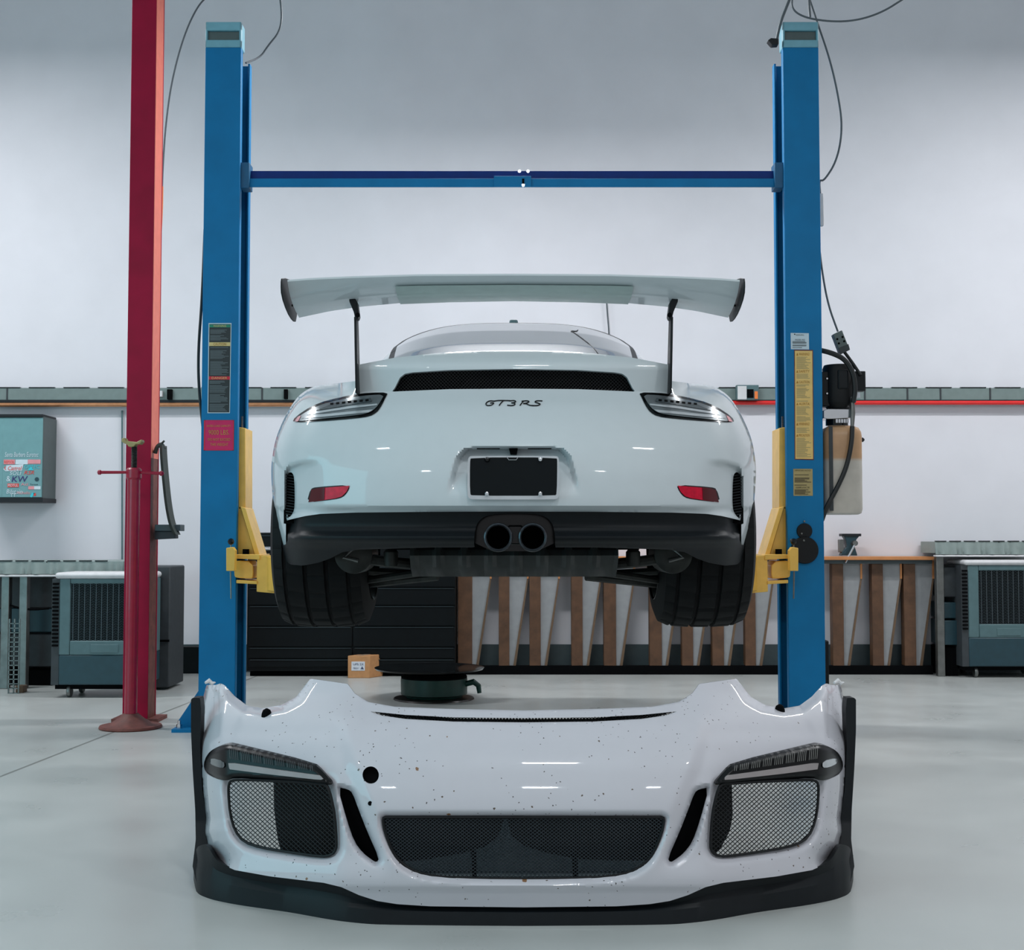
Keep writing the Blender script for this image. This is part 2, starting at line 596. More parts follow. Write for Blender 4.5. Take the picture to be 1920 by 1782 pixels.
# wall trunking, seen as three runs
t = empty('wall_trunking', (0, WY, 2.1), 'grey-green metal trunking running along the white wall with a dark lower lip', 'trunking')
mb = MB()
zt, zb = V(960, 729, WY)[2], V(960, 752, WY)[2]
mb.box(-13, 13, WY - .06, WY, zb, zt)
mb.build('channel', M['duct'], t, bevel=.004)
mb = MB()
for k in range(-24, 25):
    mb.box(k * .27, k * .27 + .2, WY - .066, WY - .03, zt, zt + .005)
mb.build('lid_clips', M['seal'], t)
MB().box(-13, 13, WY - .064, WY, zb - .018, zb).build('lower_lip', M['seal'], t)
for px in (12, 490, 1620, 1700, 1762, 1855):
    a = V(px, 740, WY - .06)
    MB().box(a[0], a[0] + .012, WY - .064, WY - .05, zb, zt).build('joint', M['dark'], t)
zc = V(960, 760, WY)[2]
o = MB().tube([(-13, WY - .06, zc - .01), (0.3, WY - .06, zc)], .016, 10).build('copper_pipe', M['copper'])
tag(o, 'copper pipe running under the trunking on the left part of the wall', 'pipe')
zc2 = V(960, 757, WY)[2]
o = MB().tube([(.3, WY - .06, zc2), (13, WY - .06, zc2)], .017, 10).build('red_pipe', M['redpipe'])
tag(o, 'bright red pipe running under the trunking on the right part of the wall', 'pipe')
# socket boxes on the trunking
s = empty('socket_box', V(1402, 752, WY - .1), 'pale socket box with black display and orange switch, right of the car', 'socket')
MB().pbox(1381, 1423, 722, 750, WY - .12, .06).build('housing', M['teal'], s, bevel=.004)
MB().pbox(1383, 1400, 724, 749, WY - .125, .006).build('cover', M['cream'], s)
MB().pbox(1401, 1413, 730, 746, WY - .126, .006).build('display', M['void'], s)
MB().pbox(1415, 1421, 734, 748, WY - .126, .006).build('switch', M['orange'], s)
o = MB().pbox(313, 322, 730, 749, WY - .09, .03).build('socket', M['void'], bevel=.002)
tag(o, 'small black socket on the trunking between red column and blue post', 'socket')
o = MB().pbox(532, 539, 730, 748, WY - .09, .03).build('socket', M['void'], bevel=.002)
tag(o, 'small black socket on the trunking just left of the car', 'socket')
o = MB().pbox(296, 304, 733, 744, WY - .09, .03).build('switch_plate', M['cream'], bevel=.002)
tag(o, 'tiny white plate on the trunking at the right edge of the red column', 'plate')
o = cable('wall_cable', [(1137, 560, WY - .02), (1139, 590, WY - .02), (1142, 622, WY - .02), (1145, 728, WY - .02)], .006, M['cablegrey'])
tag(o, 'thin grey cable down the white wall behind the wing', 'cable')
a, c_ = V(229, 770, WY - .02), V(229, 1060, WY - .02)
o = MB().tube([a, c_], .007, 8).build('conduit', M['teal'])
tag(o, 'thin pale conduit down the wall beside the red column', 'conduit')

# ------------------------------------------------------------------ electrical cabinet with stickers
CB = WY - .3
t = empty('electrical_cabinet', V(45, 942, CB), 'teal wall cabinet covered with small stickers at the left edge', 'cabinet')
body = MB()
a, c_ = V(-40, 781, CB), V(79, 938, CB)
body.box(a[0], c_[0], CB + .01, WY, c_[2], a[2])
body.build('body', M['cabside'], t, bevel=.006)
door = MB().pbox(6, 78, 783, 933, CB, .012).build('door', M['cab'], t, bevel=.003)
MB().pbox(-40, 4, 783, 933, CB, .012).build('door', M['cab'], t, bevel=.003)
MB().pbox(-40, 80, 777, 782, CB - .01, .3).build('top_edge', M['seal'], t)
MB().pbox(-40, 80, 934, 942, CB - .005, .3).build('bottom_edge', M['seal'], t)
D0 = CB - .003
SK = [M['stk_white'], M['stk_pink'], M['stk_red'], M['stk_violet'], M['stk_cyan'], M['tealdark']]


def sticker(*ops):
    q = MB()
    for fn_, *a in ops:
        getattr(q, fn_)(*a)
    q.build('sticker', SK, door, smooth=0)


sticker(('text', 'Santa Barbara Eurotec', 9, 72, 848, 857, D0, 0, .2))
sticker(('pbox', 7, 28, 862, 871, D0, .002, 1), ('text', 'REPSOL', 8, 27, 863.5, 869.5, D0 - .003, 2))
sticker(('pbox', 29, 52, 862, 871, D0, .002, 0))
sticker(('pbox', 52, 76, 862, 870, D0, .002, 1))
sticker(('pprism', [(6, 880), (12, 873), (44, 871), (41, 883), (10, 884)], D0, .002, 0), ('text', 'Castrol', 15, 41, 874, 882, D0 - .003, 2, .3), ('text', '(', 8, 12, 874, 882, D0 - .003, 2))
sticker(('text', 'OPTEC', 46, 74, 872, 879, D0, 4), ('pprism', [(52, 882), (58, 875), (63, 882)], D0, .002, 4))
sticker(('text', 'SOLI', 18, 40, 884, 891, D0, 0, .2))
sticker(('text', 'RSR', 45, 64, 883, 890, D0, 2, .3))
sticker(('text', 'KW', 22, 52, 893, 904, D0, 3, .15), ('text', '&', 12, 20, 893, 903, D0, 0))
sticker(('lathe', [(.016, 0), (.016, .002)], V(69, 899, D0), 'y', 20, 5))
sticker(('pbox', 14, 35, 907, 914, D0, .002, 2), ('text', 'MOTUL', 15, 34, 908, 913, D0 - .003, 0))
sticker(('text', 'Atl', 39, 52, 906, 911, D0, 1))
sticker(('text', 'Torque', 56, 71, 907, 911, D0, 5))
sticker(('pbox', 53, 64, 912, 918, D0, .002, 1), ('pbox', 64, 76, 912, 918, D0, .002, 0))
sticker(('text', 'Bilstein', 12, 42, 918, 926, D0, 0, .2))
sticker(('text', 'Michelin', 30, 56, 922, 927, D0, 1, .2))
sticker(('text', 'TT', 19, 30, 926, 932, D0, 0))
sticker(('pprism', [(56, 932), (60, 924), (65, 925), (60, 933)], D0, .002, 4), ('pbox', 63, 67, 925, 930, D0, .002, 2))

# ------------------------------------------------------------------ coolers (evaporative fans on castors)


def cooler(fx, D, sc, label, group):
    """fx: photo x of the front's left edge, sc: metres per front unit"""
    L = V(fx, 1250, D)[0]
    t = empty('evaporative_cooler', (L + .32, D + .2, 0), label, 'cooler', group)
    W, H, dp = .66 * sc, .90 * sc, .4 * sc
    z0 = .085
    g0, g1, h0, h1 = L + .13 * sc, L + W - .09 * sc, .40 * sc, .80 * sc
    up = MB()
    # front frame around the opening
    zlow = .30 * sc
    up.box(L + .05, g0, D, D + .03, zlow, H - .06); up.box(g1, L + W, D, D + .03, zlow, H - .06)
    up.box(g0, g1, D, D + .03, zlow, h0); up.box(g0, g1, D, D + .03, h1, H - .06)
    up.box(L + .05, L + W, D + .03, D + dp, zlow, H - .06)
    up.build('housing', M['teal'], t, bevel=.006)
    MB().box(L, L + .05, D + .005, D + dp, z0, H - .06).build('side_panel', M['dark'], t)
    lv = MB()
    for k in range(17):
        z = .36 * sc + k * .027 * sc
        lv.box(L + .006, L + .044, D - .006, D + .01, z, z + .013)
    lv.build('louvre', M['void'], t)
    MB().box(L + .02, L + W + .01, D - .015, D + dp, H - .06, H - .02).build('top', M['cream'], t, bevel=.018)
    MB().box(g0, g1, D + .024, D + .04, h0, h1).build('pad', M['void'], t)
    gr = MB()
    for k in range(11):
        x = g0 + (g1 - g0) * (k + .5) / 11
        gr.box(x - .0015, x + .0015, D + .004, D + .008, h0, h1)
    for k in range(34):
        z = h0 + (h1 - h0) * (k + .5) / 34
        pts = [(g0 + (g1 - g0) * i / 22, D + .01, z + (.006 if i % 2 else -.003)) for i in range(23)]
        gr.tube(pts, .0016, 4, cap=False)
    gr.build('grille', M['meshll'], t)
    MB().box(L + .05, L + W, D, D + dp, z0, zlow).build('water_tank', M['tealdark'], t, bevel=.008)
    MB().box(L + .26, L + .44, D - .004, D + .004, zlow + .015, zlow + .07).build('badge_plate', M['teal'], t, bevel=.002)
    MB().box(L + .02, L + W - .02, D + .03, D + dp - .03, .055, z0).build('base_frame', M['void'], t)
    for x in (L + .11, L + W - .08):
        for y in (D + .05, D + dp - .07):
            w = MB().lathe([(.012, -.012), (.036, -.012), (.04, -.006), (.04, .006), (.036, .012), (.012, .012)], (x, y, .04), 'x', 20)
            c = w.build('caster', M['steel'], t)
    return t


cooler(95, 8.75, .93, 'teal wheeled air cooler with square grille left of the red column', 'wheeled air coolers')
cooler(1805, 10.0, 1.0, 'teal wheeled air cooler with square grille at the right edge', 'wheeled air coolers')
# second, darker cooler behind the red column
t = empty('fan_unit', V(300, 1290, 9.2), 'dark grey fan unit standing partly hidden behind the red column', 'fan')
MB().pbox(262, 317, 1062, 1290, 9.2, .4).build('housing', M['dark'], t, bevel=.01)
MB().pbox(291, 299, 1078, 1178, 9.19, .012).build('grille', M['void'], t)
MB().pbox(262, 317, 1200, 1204, 9.192, .01).build('seam', M['void'], t)


def covered_table(x0, x1, D, ytop, label, legs):
    a = V(x0, ytop, D); c = V(x1, ytop + 24, D)
    t = empty('covered_table', ((a[0] + c[0]) / 2, D + .2, 0), label, 'table')
    mb = MB()
    # wavy plastic cover hanging over the edge
    nx = 90
    vs = []; fs = []
    for i in range(nx + 1):
        x = a[0] + (c[0] - a[0]) * i / nx
        for j in range(7):
            w = j / 6
            vs.append((x, D - .012 * w * (1 + math.sin(i * 1.1 + 2 * math.sin(i * .37))), a[2] - (a[2] - c[2]) * w))
    for i in range(nx):
        for j in range(6):
            q = i * 7 + j
            fs.append((q, q + 1, q + 8, q + 7))
    mb.add(vs, fs)
    mb.box(a[0], c[0], D, WY - .02 if D > 9.5 else D + .8, c[2] + .01, a[2])
    mb.build('cover', M['cover'], t, smooth=60)
    MB().box(a[0], c[0], D - .02, D + .05, c[2] - .018, c[2] - .004).build('front_rail', M['cream'], t, bevel=.004)
    for px in legs:
        l = V(px, 1200, D + .03)[0]
        MB().box(l - .028, l + .028, D + .03, D + .09, 0, c[2]).build('leg', M['steel'], t, bevel=.004)
    mb = MB()
    for k in range(int((c[0] - a[0]) / .11)):
        mb.box(a[0] + k * .11, a[0] + k * .11 + .085, D - .005, D + .01, a[2], a[2] + .007)
    mb.build('rim', M['seal'], t)
    return t


covered_table(-60, 231, 9.25, 1053, 'table with crumpled grey-green cover behind the left cooler', (8, 42))
covered_table(1753, 1990, 10.08, 1016, 'table with crumpled grey-green cover behind the right cooler', (1765,))

# stacked crates under the tables
for (x0, x1, D, lab) in ((-40, 100, 9.5, 'left'), (1768, 1796, 10.14, 'right')):
    near = 'at the left edge' if lab == 'left' else 'beside the right cooler'
    o = MB().pbox(x0, x1, 1064 + (14 if lab == 'left' else 0), 1120 + (20 if lab == 'left' else 0), D, .26).build('metal_box', M['dark'], bevel=.008)
    o.location.z = V(0, 1140 if lab == 'left' else 1120, D)[2]
    tag(o, 'dark grey metal box, topmost of the stack ' + near, 'box')
    ys = (1141, 1186, 1190, 1250, 1256, 1276) if lab == 'left' else (1130, 1160, 1164, 1210, 1214, 1262)
    o = MB().pbox(x0, x1, ys[0], ys[1], D, .3).build('crate', M['tealdark'], bevel=.006)
    tag(o, 'dark teal crate in the middle of the stack ' + near, 'crate')
    o = MB().pbox(x0, x1, ys[2], ys[3], D - .02, .3).build('crate', M['dark'] if lab == 'left' else M['tealdark'], bevel=.006)
    tag(o, 'dark crate just above the floor box of the stack ' + near, 'crate')
    b0 = MB(); z1 = V(0, ys[4], D)[2]
    a, c_ = V(x0, 1200, D)[0], V(x1, 1200, D)[0]
    b0.box(a, c_, D, D + .3, 0, max(z1, .05))
    o = b0.build('base_box', M['void'], bevel=.006)
    tag(o, 'black box on the floor, lowest of the stack ' + near, 'box')
# clutter on the left
o = MB().box(V(20, 1200, 9.0)[0], V(34, 1200, 9.0)[0], 9.0, 9.1, .12, .62).build('wire_rack', M['darksteel'])
mb = MB()
xa, xb = V(17, 1200, 9.0)[0], V(36, 1200, 9.0)[0]
for k in range(16):
    mb.box(xa, xb, 9.0, 9.008, k * .031, k * .031 + .006)
for x in (xa, (xa + xb) / 2, xb):
    mb.box(x - .004, x + .004, 9.0, 9.01, 0, .5)
bpy.data.objects.remove(o)
o = mb.build('wire_rack', M['steel'])
tag(o, 'small upright wire rack on the floor under the left table', 'rack')
o = MB().pbox(30, 44, 1240, 1253, 9.05, .08).build('valve_block', M['edged'], bevel=.004)
o.location.z = 0.0
tag(o, 'small tan block on the floor by the leg of the left table', 'block')
o = MB().tube(chaikin([V(5, 1128, 9.3), V(30, 1140, 9.3), V(60, 1144, 9.3), V(92, 1141, 9.3)], 2, False), .008, 6).build('hose', M['void'])
tag(o, 'black hose sagging under the left table', 'hose')

# ------------------------------------------------------------------ workbench on the right, behind the car
BD = 10.2
zt = V(1650, 1044, BD)[2]
xL, xR = V(857, 1100, BD)[0], V(1751, 1100, BD)[0]
t = empty('workbench', ((xL + xR) / 2, BD + .3, 0), 'long wooden workbench with brown studs and slanted plywood brackets along the back wall', 'workbench')
MB().box(xL, xR, BD - .02, WY - .02, zt - .026, zt).build('worktop', [M['edge']], t, bevel=.003)
MB().box(xL, xR, BD + .03, BD + .05, zt - .055, zt - .026).build('apron', M['base'], t)
zf = V(1600, 1250, BD)[2]
studs = [(858, 885), (935, 955), (993, 1014), (1072, 1093), (1133, 1156), (1219, 1242), (1280, 1301), (1337, 1359), (1399, 1419), (1564, 1585), (1639, 1660), (1699, 1721)]
for a_, b_ in studs:
    xa, xb = V(a_, 1150, BD)[0], V(b_, 1150, BD)[0]
    MB().box(xa, xb, BD + .05, BD + .14, zf, zt - .03).build('stud', M['wood'], t, bevel=.003)
    w = 33 / 2500 * BD
    x0 = xb
    zk = V(1600, 1086, BD)[2]
    q = MB().prism([(x0, BD + .07, zt - .03), (x0 + w, BD + .07, zt - .03), (x0 + w, BD + .07, zk), (x0 + .03, BD + .07, zf), (x0, BD + .07, zf)], (0, .02, 0))
    g = q.build('bracket', M['ply'], t)
    q = MB()
    q.prism([(x0 + w, BD + .064, zk), (x0 + w + .012, BD + .064, zk), (x0 + .05, BD + .064, zf), (x0 + .03, BD + .064, zf)], (0, .04, 0), 1)
    q.box(x0 + w, x0 + w + .014, BD + .06, BD + .1, zk, zt - .03, 0)
    q.build('bracket_edge', [M['edge'], M['edged']], g)
MB().box(xL, xR, BD + .05, BD + .10, 0, zf).build('bench_shadow_strip', M['void'], t)  # matt black strip standing in for the shadow under the bench

# bench vise
t = empty('bench_vise', (V(1594, 1043, BD)[0], BD + .1, zt), 'small dark teal bench vise with steel handle on the workbench', 'vise')
D = BD + .08
v = MB()
v.pprism([(1581, 1003), (1614, 1003), (1606, 1012), (1603, 1026), (1608, 1042), (1577, 1042), (1580, 1034), (1588, 1026), (1586, 1012)], D, .08)
v.build('body', M['tealdark'], t, bevel=.005)
MB().pbox(1579, 1615, 1001, 1006, D - .01, .1).build('jaw', M['seal'], t, bevel=.002)
MB().pbox(1574, 1583, 1012, 1036, D + .01, .06).build('screw_guide', M['steel'], t, bevel=.004)
MB().tube([V(1605, 1017, D - .05), V(1585, 1056, D - .07)], .008, 8).build('handle', M['chrome'], t)
v_ = MB(); v_.lathe([(.02, 0), (.02, .09)], V(1604, 1019, D - .06), 'y', 16)
v_.build('lead_screw', M['steel'], t)

# black tool chest behind the car
CD = 10.1
t = empty('tool_chest', V(660, 1262, CD), 'long black tool chest with thin drawer pulls under the raised car', 'tool chest')
xa, xb = V(462, 1200, CD)[0], V(854, 1200, CD)[0]
zt2 = V(660, 999, CD)[2]
MB().box(xa, xb, CD + .012, WY - .03, .04, zt2).build('body', M['chest'], t, bevel=.006)
rows = [1003, 1062, 1102, 1136, 1175, 1214, 1236, 1252]
for y0, y1 in zip(rows, rows[1:]):
    for (p, q) in ((466, 660), (662, 853)):
        d = MB().pbox(p, q, y0 + 1.5, y1 - 1, CD, .014).build('drawer', M['chest'], t, bevel=.003)
        MB().pbox(p + 3, q - 3, y0 + 1.2, y0 + 2.6, CD - .006, .008).build('pull', M['chestline'], d)
MB().tube([V(489, 1029, CD - .04), V(515, 1029, CD - .04)], .016, 10).build('handle', M['chrome'], t)
MB().box(xa + .02, xb - .02, CD + .05, WY - .05, 0, .05).build('plinth', M['void'], t)
# lower black chest seen between red column and blue post
o = MB().pbox(319, 382, 1214, 1264, WY - .12, .1).build('floor_cabinet', M['chest'], bevel=.004)
o.location.z = 0
tag(o, 'low black cabinet on the floor between the red column and blue post', 'cabinet')
# black crate beside right post
o = MB().pbox(1536, 1555, 1172, 1262, 9.3, .2).build('black_crate', M['chest'], bevel=.01)
o.location.z = 0
tag(o, 'narrow black crate right of the right blue post', 'crate')
# cardboard box
D = brent(680, 1272)
t = empty('cardboard_box', (V(680, 1272, D)[0], D, 0), 'small brown cardboard box with white shipping label on the floor', 'box')
a, c_ = V(652, 1230, D), V(693, 1272, D)
q = MB()
zz = a[2]
w = c_[0] - a[0]
vs = [(a[0], D, 0), (c_[0], D, 0), (c_[0] + .085, D + .15, 0), (a[0] + .085, D + .15, 0)]
q.prism([(x, y, 0) for x, y, _ in vs], (0, 0, zz))
q.build('carton', M['card'], t, bevel=.004)
MB().pbox(659, 684, 1241, 1258, D - .002, .002).build('shipping_label', M['paper'], t)
q = MB().text('UPS 2X', 662, 682, 1244, 1248, D - .0045); q.text('78501', 662, 672, 1252, 1255, D - .0045); q.pprism([(676, 1255), (679, 1250), (682, 1255)], D - .005, .001)
q.build('print', M['ink'], t)
MB().prism([(a[0] + .06, D + .002, zz + .001), (c_[0] - .06, D + .002, zz + .001), (c_[0] + .02, D + .148, zz + .001), (a[0] + .14, D + .148, zz + .001)], (0, 0, .001)).build('tape', M['cardtape'], t)

# green drain pan with black tray
D = brent(815, 1312)
cx = V(813, 1300, D)[0]
t = empty('oil_drain', (cx, D, 0), 'dark green round oil drain with black dish on the floor behind the bumper', 'oil drain')
R = 62 / 2500 * D
z1 = V(815, 1276, D)[2]; zm = V(815, 1306, D)[2]
MB().lathe([(.0, 0), (R * .84, 0), (R * .86, .01), (R * .86, zm - .01), (R, zm), (R * 1.01, z1 - .02), (R * 1.0, z1)], (cx, D + .05, .012), 'z', 40, cap=False).build('drum', M['green'], t)
MB().lathe([(R * .98, z1 - .01), (R * 1.0, z1 + .01), (R * .9, z1 + .03), (0.01, z1 + .032)], (cx, D + .05, .012), 'z', 40).build('lid', M['void'], t)
MB().lathe([(.05, z1 + .03), (R * 1.05, z1 + .045), (R * 1.62, z1 + .055), (R * 1.66, z1 + .066), (R * 1.6, z1 + .062), (R * .9, z1 + .06), (.02, z1 + .058)], (cx - .03, D + .05, .012), 'z', 48).build('dish', M['gloss_black'], t)
MB().tube([V(872, 1283, D), V(888, 1279, D), V(897, 1286, D), V(899, 1300, D)], [.018, .02, .018, .014], 10).build('spout', M['green'], t)
o = MB().lathe([(.01, .011), (R * 1.2, .010), (R * 1.22, .002), (.01, .001)], (cx, D + .03, 0), 'z', 40, cap=False).build('floor_mat', M['oil'])
tag(o, 'round oily dark mat on the floor beneath the green drain', 'mat')

# ------------------------------------------------------------------ red column, stand, strap
RD = 7.6
t = empty('red_column', (-2.14, RD + .08, 0), 'tall dark red steel column at the left reaching above the frame', 'column')
xa, xb = -2.205, -2.062
q = MB()
q.box(xa, xb, RD, RD + .012, 0, 6.15)
q.box(xa + .01, xb - .004, RD + .012, RD + .15, 0, 6.15)
q.box(xa, xb + .004, RD + .15, RD + .162, 0, 6.15)
q.build('shaft', M['red'], t, bevel=.002)
MB().box(xb - .006, xb + .001, RD + .002, RD + .149, .0, 1.5).build('side_stain', M['rust'], t)
MB().box(xb - .005, xb + .002, RD + .001, RD + .15, 1.5, 6.14).build('lit_side_flange', M['salmon'], t)  # upper side face: lamplight on the red column painted as salmon colour
MB().box(xa - .06, xb + .06, RD - .01, RD + .2, 0, .02).build('base_plate', M['rust'], t)

SD = 7.38
cx = V(247, 1200, SD)[0]
t = empty('tall_jack_stand', (cx, SD, 0), 'tall red jack stand with round base and two handles before the red column', 'jack stand')
px2m = SD / 2500
MB().lathe([(.165, 0), (.17, .006), (.165, .016), (.12, .022), (.075, .05), (.045, .075), (.04, .08)], (cx, SD, 0), 'z', 40).build('base', M['rust'], t)
zq = V(0, 893, SD)[2]
MB().lathe([(.034, .06), (.034, zq), ], (cx, SD, 0), 'z', 24).build('tube', M['redstand'], t)
MB().lathe([(.036, zq - .02), (.042, zq - .01), (.042, zq + .035), (.034, zq + .045)], (cx, SD, 0), 'z', 24).build('nut', M['redstand'], t)
za, zb2 = V(0, 884, SD)[2], V(0, 838, SD)[2]
prof = []
k = 0
z = za
while z < zb2:
    prof.append((.014 if k % 2 else .017, z)); z += .004; k += 1
MB().lathe(prof, (cx, SD, 0), 'z', 16).build('threaded_rod', M['darksteel'], t)
q = MB()
q.pprism([(228, 822), (233, 821), (236, 827), (256, 829), (265, 824), (266, 828), (262, 833), (254, 833), (250, 838), (241, 838), (238, 834), (228, 829)], SD - .03, .06)
q.build('saddle', M['lab_gold'], t, bevel=.004)
for sg, xe in ((-1, 187), (1, 303)):
    p0 = V(247 + sg * 8, 886, SD); p1 = V(xe, 886 + (0 if sg < 0 else 2), SD - .03)
    h = MB().tube([p0, p1], [.008, .009], 8).build('handle', M['redstand'], t)
    MB().lathe([(.002, -.014), (.013, -.008), (.014, .004), (.004, .014)], p1, 'x', 12).build('knob', M['redstand'], h)

o = MB()
pts = [(303, 836), (304, 860), (308, 905), (313, 950), (320, 985), (329, 1003)]
q3 = [V(x, y, RD + .02) for x, y in chaikin(pts, 2, False)]
w = .035
vs = []; fs = []
for p in q3:
    vs += [(p[0] - .012, RD + .02, p[2]), (p[0] + .010, RD - .01, p[2]), (p[0] + .020, RD + .06, p[2]), (p[0] - .004, RD + .06, p[2])]
n = len(q3)
for i in range(n - 1):
    for k in range(4):
        a, b2 = i * 4 + k, i * 4 + (k + 1) % 4
        fs.append((a, b2, b2 + 4, a + 4))
fs += [(3, 2, 1, 0), (n * 4 - 4, n * 4 - 3, n * 4 - 2, n * 4 - 1)]
o.add(vs, fs)
o.tube(chaikin([V(291, 850, RD + .05), V(294, 838, RD + .04), (V(303, 832, RD + .03)), V(308, 842, RD + .03)], 2, False), .012, 8)
o.tube([V(300, 835, RD + .03), V(308, 827, RD + .02)], .006, 6)
o = o.build('strap', mat('grey_strap', (58, 66, 62), .6))
tag(o, 'dark grey strap hanging beside the red column down to its bracket', 'strap')
t = empty('column_bracket', V(312, 1012, RD + .02), 'small dark grey bracket shelf on the right side of the red column', 'bracket')
MB().pbox(290, 338, 984, 996, RD + .03, .1).build('shelf', M['base'], t, bevel=.003)
MB().pprism([(290, 996), (328, 996), (329, 1010), (290, 1012)], RD + .05, .07).build('tray', M['dark'], t, bevel=.003)

o = cable('hanging_cable', [(396, -12, 8.2), (372, 8, 8.2), (345, 65, 8.2), (322, 150, 8.2), (311, 230, 8.2), (306, 300, 8.2), (304, 350, 8.2)], .0055, M['cablegrey'])
tag(o, 'long thin grey cable hanging between the red column and left blue post', 'cable')
o = cable('orange_cable', [(304, 350, 8.2), (303, 400, 8.2), (300, 452, 8.2)], .008, M['orange'])
tag(o, 'short orange cable end beside the red column', 'cable')

# ------------------------------------------------------------------ two post lift
LY = 7.25
t = empty('two_post_lift', (0, LY + .15, 0), 'blue two post car lift with yellow arms holding up the white car', 'car lift')
LIFT = t
for sd in (-1, 1):
    xo, xi = sd * 1.695, sd * 1.497
    ztop = V(960, 89, LY)[2]
    q = MB()
    q.box(xo, xi, LY, LY + .012, 0, ztop)                    # front plate
    q.box(xo, xi + (.0), LY + .29, LY + .302, 0, ztop)        # back plate
    q.box(xo, xo - sd * .012, LY + .012, LY + .29, 0, ztop)  # outer web
    q.box(xi, xi - sd * -.012, LY + .012, LY + .05, 0, ztop)  # lips
    q.box(xi, xi - sd * -.012, LY + .25, LY + .29, 0, ztop)
    col = q.build('column', M['blue'], t, bevel=.003)
    # cap
    zc0, zc1 = ztop, V(960, 41, LY)[2]
    h = zc1 - zc0
    q = MB()
    q.box(xo, xi, LY - .004, LY + .02, zc0, zc0 + .3 * h); q.box(xo, xi, LY - .004, LY + .02, zc0 + .66 * h, zc1)
    q.box(xo, xi, LY + .02, LY + .10, zc0, zc1)
    q.box(xo, xo - sd * .012, LY - .004, LY + .02, zc0, zc1); q.box(xi + sd * .012, xi, LY - .004, LY + .02, zc0, zc1)
    q.build('cap', M['capblue'], col, bevel=.012)
    q = MB().box(xo - sd * .015, xi + sd * .015, LY + .012, LY + .024, zc0 + .32 * h, zc0 + .64 * h)
    q.build('cap_recess', M['cabside'], col)
    # base plate and gusset
    q = MB()
    q.box(xo + sd * .13, xi - sd * .05, LY - .05, LY + .4, 0, .018)
    q.prism([(xo, LY + .06, .018), (xo + sd * .12, LY + .06, .018), (xo + sd * .12, LY + .06, .05), (xo, LY + .06, .23)], (0, .016, 0))
    q.build('base_plate', M['blue'], col)
    for yy in (LY + .0, LY + .34):
        MB().lathe([(.016, 0), (.016, .02), (.009, .021), (.009, .04)], (xo + sd * .1, yy, .018), 'z', 6, cap=True).build('anchor_bolt', M['chrome'], col)
    # ladder rail inside the channel
    MB().box(xi + sd * .05, xi + sd * .09, LY + .1, LY + .2, .02, ztop - .1).build('lift_screw_rail', M['gloss_black'], col)

    # carriage
    m = lambda x: 1921 - x if sd > 0 else x
    car_ = MB()
    YC = LY + .06
    car_.pprism([(m(x), y) for x, y in ((447, 801), (460, 803), (460, 955), (447, 955))], YC, .2)
    c0 = car_.build('carriage', M['yellow'], t, bevel=.003)
    q = MB()
    q.pprism([(m(x), y) for x, y in ((446, 952), (451, 950), (478, 1041), (446, 1041))], YC, .03)
    q.prism([V(m(451), 950, YC - .04), V(m(460), 953, YC - .04), V(m(487), 1042, YC - .04), V(m(478), 1041, YC - .04)], (0, .22, 0))
    q.build('gusset', M['yellow'], c0, bevel=.002)
    q = MB()
    q.pprism([(m(x), y) for x, y in ((443, 1040), (487, 1040), (487, 1050), (443, 1048))], YC - .13, .3)
    q.pprism([(m(x), y) for x, y in ((443, 1088), (482, 1090), (482, 1096), (443, 1094))], YC - .13, .3)
    q.build('pivot_bracket', M['yellow'], c0, bevel=.003)
    MB().pprism(chaikin([(m(x), y) for x, y in ((441, 1051), (474, 1053), (475, 1083), (470, 1086), (441, 1084), (439, 1078), (439, 1056))], 1), YC - .1, .2).build('arm_knuckle', M['yellow'], c0, bevel=.004)
    MB().pprism([(m(x), y) for x, y in ((424, 1028), (436, 1026), (441, 1033), (440, 1071), (424, 1071))], YC - .2, .05).build('arm_lock', M['yellow'], c0, bevel=.003)
    p = V(m(461), 1041, YC - .03)
    MB().lathe([(.024, -.002), (.024, .004), (.018, .005), (.018, .032)], p, 'z', 20).build('pivot_pin', M['void'], c0)
    p = V(m(433), 1016, YC - .17)
    MB().lathe([(.003, -.018), (.013, -.013), (.018, 0), (.013, .013), (.003, .018)], p, 'z', 16).build('lock_knob', M['gloss_black'], c0)
    MB().tube([(p[0], p[1], p[2] - .01), (p[0], p[1], p[2] - .04)], .004, 6).build('lock_rod', M['steel'], c0)
    MB().tube([V(m(432), 1072, YC - .17), V(m(433), 1123, YC - .17)], .004, 6).build('lock_rod', M['steel'], c0)
    # chain at top of the carriage
    q = MB()
    for k in range(6):
        q.pbox(m(452), m(455), 781 + 3.5 * k, 784 + 3.5 * k, YC + .05, .01)
    q.build('chain', M['steel'], c0)
    # swing arm running forward below the car
    q = MB()
    q.pprism([(m(x), y) for x, y in ((482, 1042), (514, 1042), (514, 1113), (481, 1110))], YC - .12, .09)
    e = V(m(500), 1075, YC)
    tgt = (sd * .80, 6.15, e[2] - .0)
    d = Vector(tgt) - Vector((sd * 1.30, YC - .05, e[2]))
    s0 = Vector((sd * 1.30, YC - .05, e[2]))
    nn = Vector((-d.y, d.x, 0)).normalized() * .045
    q.prism([s0 + nn + Vector((0, 0, -.09)), s0 - nn + Vector((0, 0, -.09)), s0 - nn + Vector((0, 0, .09)), s0 + nn + Vector((0, 0, .09))], d)
    arm = q.build('swing_arm', M['yellow'], t, bevel=.003)
    MB().lathe([(.05, 0), (.06, .01), (.06, .03), (.05, .035)], (tgt[0], tgt[1] + .02, tgt[2] + .09), 'z', 24).build('lift_pad', M['rubber'], arm)

